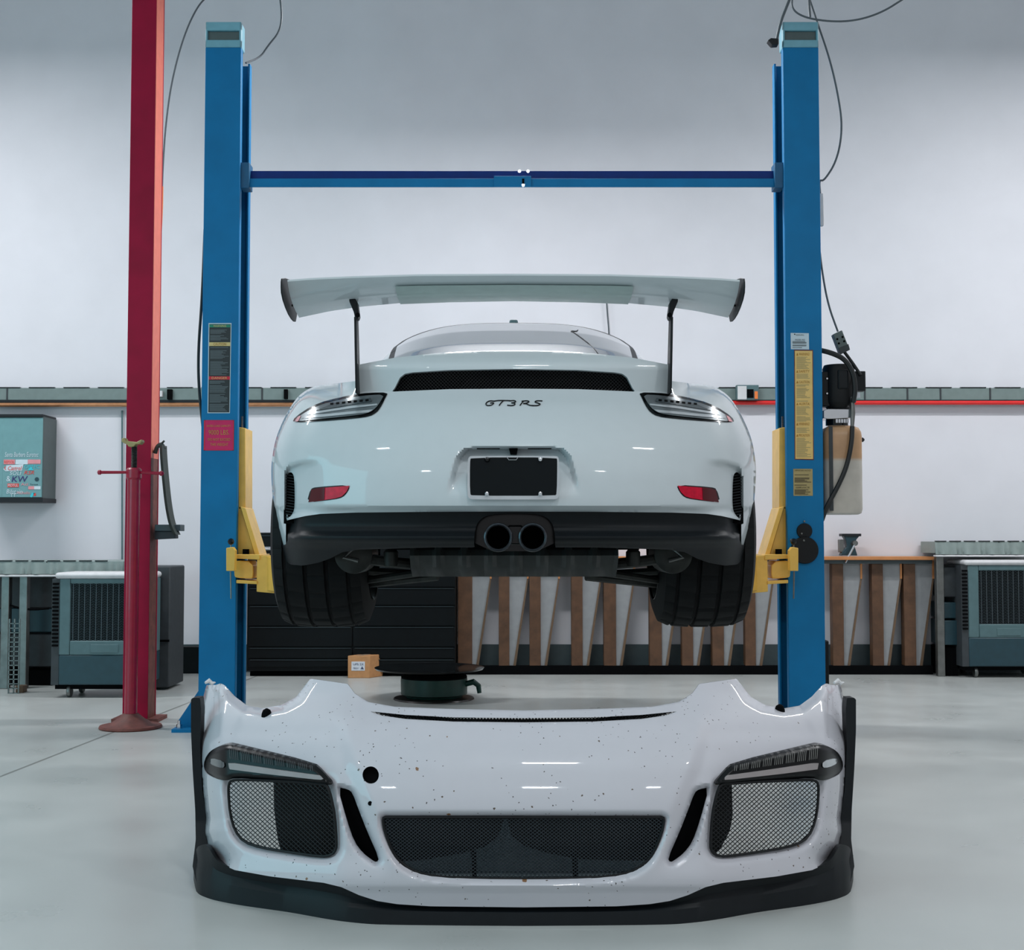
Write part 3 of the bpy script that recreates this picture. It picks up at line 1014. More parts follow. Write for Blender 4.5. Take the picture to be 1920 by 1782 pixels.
# cross beam
zA, zB, zM = V(960, 316, LY)[2], V(960, 347, LY)[2], V(960, 331, LY)[2]
q = MB()
x0, x1 = -1.51, 1.51
q.box(x0, x1, LY + .04, LY + .052, zB, zM)
q.box(x0, x1, LY + .045, LY + .11, zM - .010, zM - .002)

cb = q.build('cross_beam', M['blue'], t, bevel=.002)
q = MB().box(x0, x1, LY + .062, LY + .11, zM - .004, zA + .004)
q.build('rear_angle', M['indigo'], cb, bevel=.002)  # darker blue than the front plate
q = MB().pbox(926, 996, 330, 350, LY + .03, .015)
sl = q.build('sleeve', M['blue'], cb, bevel=.002)
for x, y in ((974, 321), (990, 321), (981, 347)):
    MB().lathe([(.01, 0), (.01, .012), (.005, .013), (.005, .02)], V(x, y, LY + .026), 'y', 6).build('bolt', M['chrome'], cb)
MB().pbox(979, 983, 335, 345, LY + .026, .005).build('slot', M['void'], cb)
for sd in (-1, 1):
    MB().box(sd * 1.50, sd * 1.45, LY + .02, LY + .12, zB - .01, zA + .04).build('beam_bracket', M['navy'], cb, bevel=.003)


def lines(q, x0, x1, y0, y1, n, D, mi, seed=1):
    rnd = random.Random(seed)
    for k in range(n):
        y = y0 + (y1 - y0) * (k + .5) / n
        if rnd.random() < .14: continue
        q.pbox(x0, x0 + (x1 - x0) * rnd.uniform(.55, 1), y - .35 * (y1 - y0) / n, y + .25 * (y1 - y0) / n, D, .0006, mi)


cols = [o for o in t.children if o.name.startswith('column')]
cols.sort(key=lambda o: np.mean([v.co.x for v in o.data.vertices]))
D0 = LY - .002
# left black label
q = MB()
q.pprism([(391, 606), (434, 606), (431, 775), (389, 775)], D0, .002, 0)
q.pprism([(392.5, 608), (432.5, 608), (429.8, 773.5), (390.5, 773.5)], D0 - .001, .001, 1)
q.pbox(392.5, 432, 609, 614, D0 - .002, .001, 2); q.pbox(392.2, 431.5, 642, 649, D0 - .002, .001, 3); q.pbox(391.5, 431, 706, 712, D0 - .002, .001, 4)
lines(q, 394, 429, 616, 641, 12, D0 - .0025, 5, 1); lines(q, 394, 429, 651, 704, 26, D0 - .0025, 5, 2); lines(q, 393, 428, 714, 772, 28, D0 - .0025, 5, 3)
q.text('WARNING', 400, 424, 609.6, 613.2, D0 - .004, 3); q.text('CAUTION', 400, 424, 643, 648, D0 - .004, 6); q.text('DANGER', 397, 426, 707, 711, D0 - .004, 3)
q.build('warning_label', [M['lab_white'], M['lab_black'], M['lab_green'], M['lab_cream'], M['lab_red'], M['lab_txt'], M['lab_brown']], cols[0], smooth=0, label='tall black warning label with green, cream and red bands')
q = MB()
q.pprism([(383, 788), (438.5, 788), (437.5, 845), (382, 845)], D0, .002, 0)
for (a, b, c, d) in ((383, 438, 788, 789), (382.5, 437.5, 844, 845), (382.5, 384, 788, 845), (436.8, 438.2, 788, 845)):
    q.pbox(a, b, c, d, D0 - .001, .001, 2)
q.text('RATED LOAD CAPACITY', 388, 433, 797, 801, D0 - .003, 1); q.text('9000 LBS.', 391, 430, 806.5, 815.5, D0 - .003, 1)
q.text('DO NOT EXCEED', 390, 432, 822, 827, D0 - .003, 1); q.text('THIS WEIGHT', 394, 428, 831, 836.5, D0 - .003, 1)
q.build('capacity_label', [M['lab_mag'], M['lab_goldtxt'], M['lab_red']], cols[0], smooth=0, label='magenta load capacity label')
# right labels
q = MB().pprism([(1482.5, 624.5), (1516.5, 625), (1517, 655.5), (1483, 655)], D0, .002, 0)
lines(q, 1486, 1513, 640, 653, 8, D0 - .0015, 1, 5); q.text('MODEL NO.', 1491, 1510, 636, 639, D0 - .0025, 2); q.text('SERIAL', 1492, 1508, 627, 629.5, D0 - .0025, 2)
q.lathe([(.004, 0), (.004, .001)], V(1490, 627, D0 - .001), 'y', 8, 2)
q.build('data_label', [M['lab_white'], M['lab_txt'], M['dark']], cols[1], smooth=0)
q = MB()
q.pprism([(1489, 656), (1524.5, 656.5), (1526, 863), (1490, 862)], D0, .002, 2)
q.pprism([(1490.5, 658), (1523, 658.3), (1524.5, 861), (1491.5, 860.5)], D0 - .001, .001, 0)
heads = [('WARNING!', 661.5, 667), ('SAFETY', 694, 699), ('CAUTION', 714, 719), ('ALERTA', 755, 760), ('WARNING!', 792.5, 798), ('PRECAUTION', 814, 819)]
for k, (h, a, b) in enumerate(heads):
    q.text(h, 1498, 1518, a, b, D0 - .0025, 1)
    q.pprism([(1493, b), (1495, a), (1497, b)], D0 - .0025, .0005, 1)
    nxt = heads[k + 1][1] - 1.5 if k < 5 else 858
    lines(q, 1493.5, 1521, b + 2, nxt, int((nxt - b) / 2.2), D0 - .0015, 3, 10 + k)
q.build('safety_label', [M['lab_yellow'], M['lab_brown'], M['rust'], M['lab_gold']], cols[1], smooth=0, label='long yellow safety label')
q = MB().pprism([(1487.5, 879.5), (1523.5, 879.5), (1524, 930), (1488, 930)], D0, .002, 0)
q.text('IMPORTANT NOTICE', 1491, 1520, 881, 884, D0 - .0025, 1); lines(q, 1490, 1521, 886, 911, 13, D0 - .0015, 1, 31)
q.text('SERVICE', 1492, 1518, 913, 916, D0 - .0025, 1); lines(q, 1490, 1521, 918, 928, 5, D0 - .0015, 1, 33)
q.build('instruction_label', [M['lab_gold'], M['lab_dk']], cols[1], smooth=0, label='small tan instruction label')

# round rubber caps on the right post
for (x, y, r, nm) in ((1508, 996, 14.5, 'small black round cover above the big one on the right blue post'), (1508, 1032, 25.5, 'large black round cover low on the right blue post')):
    R = r / 2500 * LY
    c = V(x, y, LY)
    o = MB().lathe([(R * .96, -.022 if r > 20 else -.012), (R, -.016 if r > 20 else -.008), (R, 0)], c, 'y', 40).build('round_cover', M['black_plastic'])
    tag(o, nm, 'cover')
for (x, y) in ((1508, 978), (1503, 1001), (1507, 1014), (1483, 1013)):
    MB().lathe([(.001, -.008), (.005, -.006), (.006, 0)], V(x, y, LY - (.022 if y > 1005 and x > 1500 else .012)), 'y', 10).build('screw', M['steel'], cols[1])

# ------------------------------------------------------------------ power unit
D = LY + .05
t = empty('hydraulic_power_unit', V(1580, 965, D), 'black electric pump motor with amber-stained oil tank on the right blue post', 'pump')
k = D / 2500
c = V(1577, 765, D + .05)
R = 30 * k
zt = V(0, 683, D)[2]
zb_ = V(0, 765, D)[2]
MB().lathe([(R * .75, zb_), (R * .97, zb_ + .025), (R, zb_ + .04), (R, zt - .02), (R * .9, zt), (0.01, zt + .002)], (c[0] - .01, D + .06, 0), 'z', 36).build('motor', M['black_plastic'], t)
MB().pbox(1540, 1556, 697, 762, D + .01, .08).build('mount_flange', M['black_plastic'], t, bevel=.004)
for y in (710, 738):
    MB().lathe([(.005, 0), (.007, .01)], V(1551, y, D - .002), 'y', 8).build('bolt', M['chrome'], t)
MB().pbox(1571, 1592, 693, 730, D - .035, .05).build('capacitor_cover', M['satin_black'], t, bevel=.01)
MB().pbox(1602, 1623.5, 696, 733, D + .01, .07).build('switch_box', M['satin_black'], t, bevel=.004)
MB().pbox(1606, 1613, 736, 746, D + .03, .01).build('tag_plate', M['paper'], t)
MB().pprism([(1544, 770), (1552, 767), (1601, 767), (1601, 784), (1552, 786), (1544, 784)], D - .01, .13).build('pump_block', M['chrome'], t, bevel=.003)
MB().lathe([(21 * k, V(0, 797, D)[2]), (21 * k, V(0, 783, D)[2])], (V(1574, 790, D)[0], D + .06, 0), 'z', 30).build('neck', M['gloss_black'], t)
q = MB()
for kx in range(5):
    q.pbox(1567 + kx * 5, 1571 + kx * 5, 786, 793, D - .008, .006)
q.build('hose_clamp', M['chrome'], t)
xc = V(1581.5, 880, D)[0]
w = 37 * k
za, zb_ = V(0, 798, D)[2], V(0, 965, D)[2]
q = MB()
prof = [(.80, zb_), (.95, zb_ + .008), (1, zb_ + .03), (1, za - .06), (.97, za - .035), (.85, za - .012), (.62, za)]
n = 40
vs = []
for s_, z in prof:
    for i in range(n):
        a = 2 * math.pi * i / n
        ca, sa = math.cos(a), math.sin(a)
        vs.append((xc + s_ * w * math.copysign(abs(ca) ** .5, ca), D + .06 + s_ * .09 * math.copysign(abs(sa) ** .5, sa), z))
fs = [(i * n + j, i * n + (j + 1) % n, (i + 1) * n + (j + 1) % n, (i + 1) * n + j) for i in range(len(prof) - 1) for j in range(n)]
fs += [tuple(range(n - 1, -1, -1)), tuple(range((len(prof) - 1) * n, len(prof) * n))]
q.add(vs, fs)
q.build('oil_tank', M['tank'], t)
MB().pbox(1554, 1563, 800, 958, D - .034, .004).build('tank_seam', M['dark'], t)
MB().lathe([(.008, 0), (.013, .006), (.013, .02), (.006, .028)], V(1611, 825, D + .05), 'x', 14).build('filler_cap', M['gloss_black'], t)
MB().tube([V(1598, 745, D - .02), V(1599, 775, D - .03), V(1598, 800, D - .04)], [.012, .014, .010], 8).build('fitting', M['steel'], t)
o = cable('hydraulic_hose', [(1534, 656, D), (1560, 662, D - .03), (1585, 674, D - .04), (1600, 700, D - .04), (1604, 730, D - .04), (1600, 755, D - .03)], .014, M['cableblk'])
tag(o, 'black hose curving from the right blue post to the pump motor', 'hose')
o = cable('hydraulic_hose', [(1598, 800, D - .05), (1597, 830, D - .06), (1588, 875, D - .06), (1570, 915, D - .06), (1550, 950, D - .05), (1541, 976, D - .02)], .013, M['cableblk'])
tag(o, 'black hose curving down in front of the oil tank', 'hose')
t2 = empty('power_junction_box', V(1578, 662, D), 'grey in-line socket box hanging above the pump motor', 'junction box')
MB().pprism([(1562, 627), (1579, 619), (1593, 655), (1576, 664)], D, .05).build('housing', M['cabside'], t2, bevel=.004)
MB().pprism([(1572, 653), (1591, 645), (1594, 656), (1576, 665)], D - .003, .01).build('end_cap', M['dark'], t2, bevel=.002)
q = MB()
for x, y in ((1570, 636), (1580, 632), (1573, 644), (1583, 640)):
    q.lathe([(.006, 0), (.006, .003)], V(x, y, D - .003), 'y', 10)
q.build('screw', M['void'], t2)
o = cable('power_cable', [(1534, 440, D), (1540, 500, D), (1552, 570, D), (1571, 622, D + .02)], .0055, M['cablegrey'])
tag(o, 'grey cable running down the right blue post to the socket box', 'cable')
o = cable('power_cable', [(1583, 660, D + .02), (1598, 680, D + .02), (1614, 704, D)], .009, M['cableblk'])
tag(o, 'short dark cable from the socket box to the pump switch', 'cable')
o = MB().pbox(1533.5, 1545, 362, 423, D, .03).build('cable_clamp', M['cream'], bevel=.004)
tag(o, 'pale grey plastic sleeve on the side of the right blue post', 'sleeve')
o = cable('looped_cable', [(1512, -20, D), (1530, 35, D), (1556, 110, D), (1572, 180, D), (1580, 240, D), (1570, 300, D), (1545, 340, D), (1536, 337, D), (1538, 362, D)], .0055, M['cablegrey'])
tag(o, 'long cable looping down the right side of the right blue post', 'cable')
o = cable('overhead_cable', [(1486, -10, D - .1), (1484, 20, D - .1), (1520, 37, D - .1), (1590, 42, D - .1), (1650, 26, D - .1), (1700, -6, D - .1)], .0055, M['cablegrey'])
tag(o, 'slack cable sweeping right above the right blue post', 'cable')
o = cable('overhead_cable', [(1488, -20, D - .06), (1474, 15, D - .06), (1464, 40, D - .06), (1456, 75, D - .06)], .008, M['cablegrey'])
tag(o, 'cable falling onto the top left corner of the right blue post', 'cable')
o = cable('overhead_cable', [(1517, -20, D - .03), (1517, 10, D - .03), (1519, 32, D - .03)], .007, M['cablegrey'])
tag(o, 'short thin cable dropping to the top right corner of the right blue post', 'cable')
o = MB().pprism([(1440, 75), (1446, 71), (1460, 72), (1460, 83), (1448, 84)], LY - .02, .05).build('cable_clip', M['seal'], bevel=.003)
tag(o, 'dark clip at the top left of the right blue post', 'clip')
o = cable('hanging_cable', [(524, -14, LY + .3), (529, 30, LY + .3), (524, 60, LY + .3), (503, 85, LY + .3), (488, 108, LY + .3), (461, 118, LY + .2)], .0055, M['cablegrey'])
tag(o, 'short grey cable curling down to the top of the left blue post', 'cable')
o = cable('safety_cable', [(384, 430, LY + .1), (379, 560, LY + .1), (372, 650, LY + .1), (372, 720, LY + .1), (380, 800, LY + .1)], .008, M['cableblk'])
tag(o, 'thin black cable bowing out along the left side of the left blue post', 'cable')

# ------------------------------------------------------------------ the raised car
CC = 963.0
car = empty('sports_car', (0.005, 6.4, .70), 'white sports car with big rear wing raised on the blue lift, seen from behind', 'car')


def plan(dx):
    return .26 * (np.abs(dx) / 456.) ** 2.6


SIL = [(330, 719), (355, 721), (379, 726), (401, 740), (413, 755), (426, 776), (440, 806), (448, 830), (453, 860), (455, 885),
       (452, 935), (447, 975), (443, 1003), (437, 1022)]
SIL = chaikin(SIL, 3, False)
vent = [(426, 893), (422, 886), (415, 886), (411, 896), (410, 950), (414, 964), (426, 976)]
recess = chaikin([(0, 839), (78, 839), (96, 844), (108, 858), (116, 885), (128, 930), (0, 930)], 1)
prof_y = [650, 690, 728, 760, 800, 850, 900, 936, 948, 954, 960, 1024]
prof_d = [4.68, 4.655, 4.615, 4.562, 4.512, 4.471, 4.452, 4.448, 4.449, 4.462, 4.475, 4.50]


def D_body(x, y):
    dx = np.abs(x - CC)
    d = spl(y, prof_y, prof_d) + plan(dx)
    e, _, _ = sdf(SIL, dx, y, False)
    s = np.clip(1 - e / 75., 0, 1)
    d = d + .27 * (1 - (1 - s ** 2) ** .55) * sm((dx - 270) / 60)
    # shoulder crease above the lamps
    # air scoop around the side vent
    v, _, _ = sdf(vent, dx, y)
    near = sm(1 - np.maximum(-v, 0) / 75.)
    ridge = 862 + .10 * (dx - 345) * 0 + 8 * ((dx - 420) / 80.) ** 2 * 0
    ridge = np.interp(dx, [330, 350, 400, 420, 430], [856, 856, 862, 868, 880])
    below = sm((y - ridge) / 16.)
    above = sm((972 - y) / 22.)
    outer = sm((428.5 - dx) / 3.)
    inner = sm((dx - 330) / 60.)
    d = d + .055 * near * below * above * outer * inner
    # plate recess
    r, _, _ = sdf(recess, np.maximum(dx, .1), y)
    r = np.where((y < 930), r, 0)
    dpt = .06 * sm((934 - y) / 80.)
    topd = sm((y - 838.5) / 5.)
    side = np.minimum(1, np.maximum(0, (np.interp(y, [839, 844, 858, 885, 930], [80, 97, 109, 117, 129]) - dx) / 12.))
    d = d + dpt * topd * sm(side) * (y < 936)
    return d


half = [(0, 729), (120, 730), (226, 734.5), (232, 728), (262, 719), (291, 714)] + [p for p in SIL] + [(427, 1022), (427, 977), (421, 975), (391, 968), (363, 964), (300, 961.5), (150, 960), (0, 959.5)]
q = MB()
patch(q, full(half, CC), D_body, [mir(chaikin(vent, 1), CC, 1), mir(chaikin(vent, 1), CC, -1)], 3.5, .012)
body = q.build('rear_body', M['paint'], car, smooth=42)

# engine lid with ducktail
lid_half = [(0, 657), (70, 658), (150, 663), (223, 671), (291, 684), (291, 737), (228, 734.5), (223, 728), (213, 708), (204, 701), (190, 698.5), (120, 694), (0, 692)]


def D_lid(x, y):
    dx = np.abs(x - CC)
    return 4.585 + plan(dx) + .06 * ((np.maximum(692 - y, -40)) / 35.) ** 2 * (y < 692) + .02 * (y - 692) / 40 * (y > 692)


q = MB()
patch(q, full(lid_half, CC), D_lid, (), 3.5, .03)
lid = q.build('engine_lid', M['paint'], car, smooth=42)
# deck skin running forward from the lip
q = MB()
vs = []; fs = []
nx, ny = 30, 6
for i in range(nx + 1):
    dx = -291 + 582 * i / nx
    yl = np.interp(abs(dx), [0, 70, 150, 223, 291], [657, 658, 663, 671, 684])
    a = np.array(V(CC + dx, yl + .5, float(D_lid(np.array(CC + dx), np.array(yl)))))
    for j in range(ny + 1):
        s_ = j / ny
        vs.append((a[0] * (1 + .1 * s_), a[1] + .03 + .75 * s_, a[2] - .025 - .13 * s_))
for i in range(nx):
    for j in range(ny):
        k_ = i * (ny + 1) + j
        fs.append((k_, k_ + ny + 1, k_ + ny + 2, k_ + 1))
q.add(vs, fs)
q.build('deck_panel', M['paint'], car)

# slot mesh under the ducktail
slot_half = [(0, 690), (120, 692), (190, 696), (206, 699), (215, 706), (226, 728), (229, 736), (150, 733), (0, 731)]
D_slot = lambda x, y: 4.645 + plan(x - CC)
q = MB(); patch(q, full(slot_half, CC), lambda x, y: D_slot(x, y) + .02, (), 8, .01)
sg = q.build('vent_panel', M['void'], car)
q = MB(); wires(q, full(slot_half, CC), 6.5, .62 / .62, D_slot, .0012, 690, 736, 733, 1193)
q.build('vent_mesh', M['mesh'], sg)

# hull: fenders, doors and nose, with wheel arches left open
q = MB()
secs = [(5.0, .97, 1.), (5.1, .985, 1.), (5.2, .99, 1.), (5.3, .99, 1.), (5.45, .985, .995), (5.65, .975, .99), (5.95, .955, .98), (6.4, .95, .97), (6.9, .95, .95), (7.25, .955, .93),
        (7.4, .96, .91), (7.6, .96, .89), (7.8, .955, .86), (8.0, .93, .80), (8.3, .87, .66), (8.5, .78, .5)]
base = [(0, V(CC, 716, 5.0)[2]), (.3, V(CC, 716, 5.0)[2]), (.56, V(CC, 718, 5.0)[2])]
for d_, y_ in [SIL[k_] for k_ in range(0, len(SIL), 3)]:
    base.append((d_ / 2500 * 5.0, V(CC, y_, 5.0)[2] - .012))
vs = []
for (Y, w, hs) in secs:
    zb_ = 1.0
    for cy in (5.25, 7.6):
        if abs(Y - cy) < .38: zb_ = 1.06 + math.sqrt(.39 ** 2 - (Y - cy) ** 2)
    r = [(x * w, max(1.0 + (z - 1.0) * hs, zb_)) for x, z in base] + [(.84 * w, zb_), (.4 * w, zb_), (0, zb_)]
    n = len(r)
    for sx in (1, -1):
        vs += [(sx * x + .005, Y, z) for x, z in r]
fs = []
for i in range(len(secs) - 1):
    a = i * 2 * n; b_ = a + 2 * n
    for k_ in range(n - 1):
        fs.append((a + k_, b_ + k_, b_ + k_ + 1, a + k_ + 1))
        fs.append((a + n + k_ + 1, b_ + n + k_ + 1, b_ + n + k_, a + n + k_))
e = (len(secs) - 1) * 2 * n
fs.append(tuple(range(e, e + n)) + tuple(range(e + 2 * n - 2, e + n, -1)))
q.add(vs, fs)
q.build('body_shell', M['paint'], car, smooth=50)

# cabin
ys_ = [4.98, 5.2, 5.5, 5.8, 6.1, 6.4, 6.7, 7.0, 7.3, 7.6, 7.9, 8.15]
zt_ = [1.60, 1.705, 1.835, 1.935, 2.015, 2.075, 2.105, 2.105, 2.07, 1.98, 1.80, 1.55]
wb_ = [.60, .63, .66, .69, .71, .72, .73, .73, .72, .70, .67, .6]


def cab(x, Y):
    zt = np.interp(Y, ys_, zt_); wb = np.interp(Y, ys_, wb_)
    s_ = np.clip(np.abs(x) / wb, 0, 1)
    return 1.52 + (zt - 1.52) * (1 - s_ ** 3.2) ** (1 / 2.4)


q = MB()
nu, nv = 40, 48
vs = []
Ys = np.linspace(4.98, 8.15, nv + 1)
for Y in Ys:
    wb = float(np.interp(Y, ys_, wb_))
    for i in range(nu + 1):
        a = math.pi * i / nu
        x = -wb * math.cos(a)
        x = math.copysign(abs(x / wb) ** .6, x) * wb
        vs.append((x + .005, Y, float(cab(x, Y))))
fs = []
for j in range(nv):
    for i in range(nu):
        k_ = j * (nu + 1) + i
        fs.append((k_, k_ + 1, k_ + nu + 2, k_ + nu + 1))
q.add(vs, fs)
q.build('cabin', M['paint'], car, smooth=60)


def cab_patch(q, poly, off, st=.02, mi=0):
    """piece of glass lying on the cabin skin; poly in (x, depth)"""
    A = np.array(poly)
    xs = np.arange(A[:, 0].min() - st, A[:, 0].max() + 2 * st, st); yy = np.arange(A[:, 1].min() - st, A[:, 1].max() + 2 * st, st)
    X, Y = np.meshgrid(xs, yy, indexing='ij')
    f, nx_, ny_ = sdf(poly, X, Y)
    sn = np.abs(f) < .71 * st
    X = np.where(sn, nx_, X); Y = np.where(sn, ny_, Y); f = np.where(sn, 0, f)
    idx = np.arange(X.size).reshape(X.shape)
    Z = cab(X, Y) + off
    v_ = np.stack([X.ravel() + .005, Y.ravel(), Z.ravel()], -1)
    fs = []
    for i in range(X.shape[0] - 1):
        for j in range(X.shape[1] - 1):
            if min(f[i, j], f[i + 1, j], f[i + 1, j + 1], f[i, j + 1]) >= 0:
                xc, yc = X[i:i + 2, j:j + 2].mean(), Y[i:i + 2, j:j + 2].mean()
                if sdf(poly, np.array([xc]), np.array([yc]))[0][0] > 0:
                    fs.append((int(idx[i, j]), int(idx[i + 1, j]), int(idx[i + 1, j + 1]), int(idx[i, j + 1])))
    us = sorted({a for g_ in fs for a in g_}); re = {u: k_ for k_, u in enumerate(us)}
    q.add(v_[us], [tuple(re[a] for a in g_) for g_ in fs], mi)


win = [(-.47, 5.15), (.47, 5.15), (.50, 5.6), (.515, 5.9), (.48, 6.02), (.3, 6.09), (0, 6.12), (-.3, 6.09), (-.48, 6.02), (-.515, 5.9), (-.50, 5.6)]
q = MB(); cab_patch(q, [(x * 1.05, Y if Y < 5.7 else Y + .09) for x, Y in win], .013)
seal = q.build('window_seal', M['seal'], car, smooth=60)
q = MB(); cab_patch(q, win, .014)
q.build('rear_window', M['glass'], seal, smooth=60)
MB().tube(chaikin([(x + .005, Y, float(cab(x, Y)) + .016) for x, Y in ((.37, 5.25), (.33, 5.5), (.27, 5.78), (.25, 5.84), (.28, 5.85), (.29, 5.92))], 1, False), .002, 5).build('aerial_wire', M['seal'], seal)
q = MB().box(-.021 + .008, .021 + .008, 6.42, 6.52, 2.07, 2.102)
q.build('roof_aerial', M['teal'], car, bevel=.01)

# tail lamps, reflectors, side vents
lamp = [(415, 793), (410, 782), (380, 762), (348, 750), (300, 740), (270, 736.5), (235, 736), (240, 745), (247, 760), (256, 773), (270, 781), (300, 785), (360, 790)]
lens_ = [(411, 791), (405, 782), (376, 765), (346, 754), (300, 744.5), (270, 741), (243, 740), (249, 752), (258, 765), (272, 775), (300, 779.5), (360, 785.5)]
refl = [(385, 942), (379, 919), (370, 916), (308, 911), (313, 922), (322, 931), (335, 935)]
for sd in (-1, 1):
    q = MB(); patch(q, mir(chaikin(lamp, 1), CC, sd), lambda x, y: D_body(x, y) - .004, (), 3, .02)
    lp = q.build('tail_lamp', M['gloss_black'], car)
    q = MB(); patch(q, mir(chaikin(lens_, 1), CC, sd), lambda x, y: D_body(x, y) - .009, (), 3, .008)
    q.build('lens', M['lens'], lp)
    DL = lambda x, y: D_body(x, y) - .0125
    q = MB(); patch(q, mir([(268, 746), (300, 750), (340, 757), (372, 770), (345, 766), (300, 758), (266, 753)], CC, sd), DL, (), 2, .003)
    q.build('upper_light_bar', M['lamp_dark'], lp)
    q = MB()
    patch(q, mir([(262, 768), (300, 771), (385, 780), (398, 785), (360, 782), (300, 776), (272, 773.5)], CC, sd), DL, (), 2, .003)
    patch(q, mir([(255, 757), (300, 761), (360, 770), (390, 779), (360, 774), (300, 765), (256, 760)], CC, sd), DL, (), 2, .003)
    q.build('lower_light_bar', M['lamp_white'], lp)
    q = MB()
    for k_ in range(7):
        dx = 272 + k_ * 11
        yy = 748.5 + k_ * 1.1
        patch(q, mir([(dx, yy), (dx + 6, yy + .6), (dx + 6, yy + 4), (dx, yy + 3.4)], CC, sd), lambda x, y: D_body(x, y) - .015, (), 1.5, .002)
    q.build('led', M['void'], lp)
    q = MB(); patch(q, mir([(411, 791), (405, 782), (398, 778), (404, 790)], CC, sd), lambda x, y: D_body(x, y) - .013, (), 2, .003)
    q.build('side_marker', M['stk_pink'], lp)
    q = MB(); patch(q, mir(chaikin([(388, 943), (381, 917), (371, 913.5), (305, 909), (311, 923), (320, 933), (335, 937)], 1), CC, sd), lambda x, y: D_body(x, y) - .001, (), 3, .01)
    rf = q.build('reflector', M['seal'], car)
    q = MB(); patch(q, mir(refl, CC, sd), lambda x, y: D_body(x, y) - .004, (), 2.5, .01)
    q.build('red_lens', M['red_lens'], rf)
    q = MB(); patch(q, mir([(385, 942), (379, 919), (370, 916), (354, 915), (355, 937)], CC, sd), lambda x, y: D_body(x, y) - .006, (), 2.5, .004)
    q.build('amber_end', M['dark_red_lens'], rf)
    q = MB(); patch(q, mir([(431, 884), (405, 880), (404, 980), (431, 984)], CC, sd), lambda x, y: D_body(x, y) * 0 + D_body(np.full_like(x, CC + 418), np.full_like(y, 930)) + .03, (), 6, .01)
    vv = q.build('side_vent', M['void'], car)
    q = MB()
    for k_ in range(16):
        y = 890 + k_ * 5.3
        a = float(D_body(np.array(CC + 418.), np.array(930.))) + .015
        q.tube([V(CC + sd * 427, y, a), V(CC + sd * 410, y + 3, a - .01)], .0025, 4)
    q.build('vent_fin', M['satin_black'], vv)

# licence plate
PD = 4.432
t = empty('plate_holder', (0, 0, 0), None, None)
bpy.data.objects.remove(t)
fr_ = chaikin([(877, 864), (879, 857), (885, 855), (1041, 855), (1047, 857), (1048, 864), (1049, 927), (1046, 935), (1040, 937), (886, 937), (879, 935), (876, 927)], 1)
inn = chaikin([(881, 866), (883, 858), (1044, 858), (1045, 866), (1044, 926), (1041, 930), (885, 930), (881, 926)], 1)
q = MB(); patch(q, fr_, lambda x, y: 0 * x + PD, [inn], 2.5, .02)
fr = q.build('plate_frame', M['lamp_white'], car, smooth=30)
q = MB(); patch(q, inn, lambda x, y: 0 * x + PD + .004, (), 8, .012)
q.build('license_plate', M['plate'], fr)
for (x, y) in ((913.5, 862), (1013, 862), (913, 926), (1013, 926)):
    MB().lathe([(.0015, -.012), (.006, -.010), (.0085, -.004), (.0095, .002)], V(x, y, PD), 'y', 16).build('screw', M['chrome'] if x > 914 or y > 900 else M['gloss_black'], fr)
q = MB().tube([V(950, 857, PD - .004), V(954, 862.5, PD - .004), (V(968, 862.5, PD - .004)), V(972, 857, PD - .004)], .0012, 6)
q.build('frame_notch', M['chrome'], fr)
q = MB().pprism([(954, 840), (971, 840), (969, 852), (957, 852)], 4.50, .03); q.build('camera_housing', M['void'], car, bevel=.002)
for a, b_ in ((894, 937), (990, 1034)):
    MB().pbox(a, b_, 839.5, 842, 4.50, .02).build('plate_lamp', M['void'], car)

# script badge made of strokes


def stroke(q, pts, r=.0021):
    pts = chaikin(pts, 2, False)
    a = np.array(pts)
    q.tube(P(a[:, 0], a[:, 1], D_body(a[:, 0], a[:, 1]) - .003), r, 6)


q = MB()
stroke(q, [(928, 752.5), (917, 751.5), (910, 757), (913, 761), (922, 760), (927, 755), (919, 756)])
stroke(q, [(925, 752.5), (936, 751), (957, 751.5)]); stroke(q, [(944, 751.5), (939, 756), (936, 760.5)])
stroke(q, [(955, 752), (964, 751), (968, 753), (963, 755.5), (957, 755.5), (965, 756), (966, 759), (960, 761), (951, 760)])
stroke(q, [(982, 752), (978, 756), (975, 760.5)]); stroke(q, [(978, 752.5), (988, 751.5), (993, 753), (988, 756), (979, 757), (987, 757), (992, 760), (1000, 761)])
stroke(q, [(1017, 752), (1006, 751.5), (1002, 754), (1009, 756), (1014, 758), (1008, 761), (995, 760.5)])
q.build('model_badge', M['gloss_black'], car, label='slanted black GT3RS lettering')

# lower black bumper
low_half = [(0, 958), (150, 959), (300, 961), (363, 963.5), (391, 967), (423, 976), (424, 1015), (428, 1022), (437, 1022.5), (434, 1036), (427, 1052), (419, 1059), (396, 1061), (368, 1056), (345, 1048), (322, 1036), (290, 1031), (150, 1027), (0, 1027)]


def D_low(x, y):
    dx = np.abs(x - CC)
    d = 4.475 + plan(dx)
    d = d + np.interp(y, [958, 985, 998, 1004, 1013, 1018, 1030, 1062], [.03, .045, .03, .0, .0, .03, .07, .14])
    s = np.clip((dx - 380) / 60., 0, 1)
    d = d + .30 * (1 - np.sqrt(np.maximum(0, 1 - s ** 2.4)))
    side = sm((dx - 400) / 12.) * sm((1010 - y) / 10.)
    return d + .04 * side


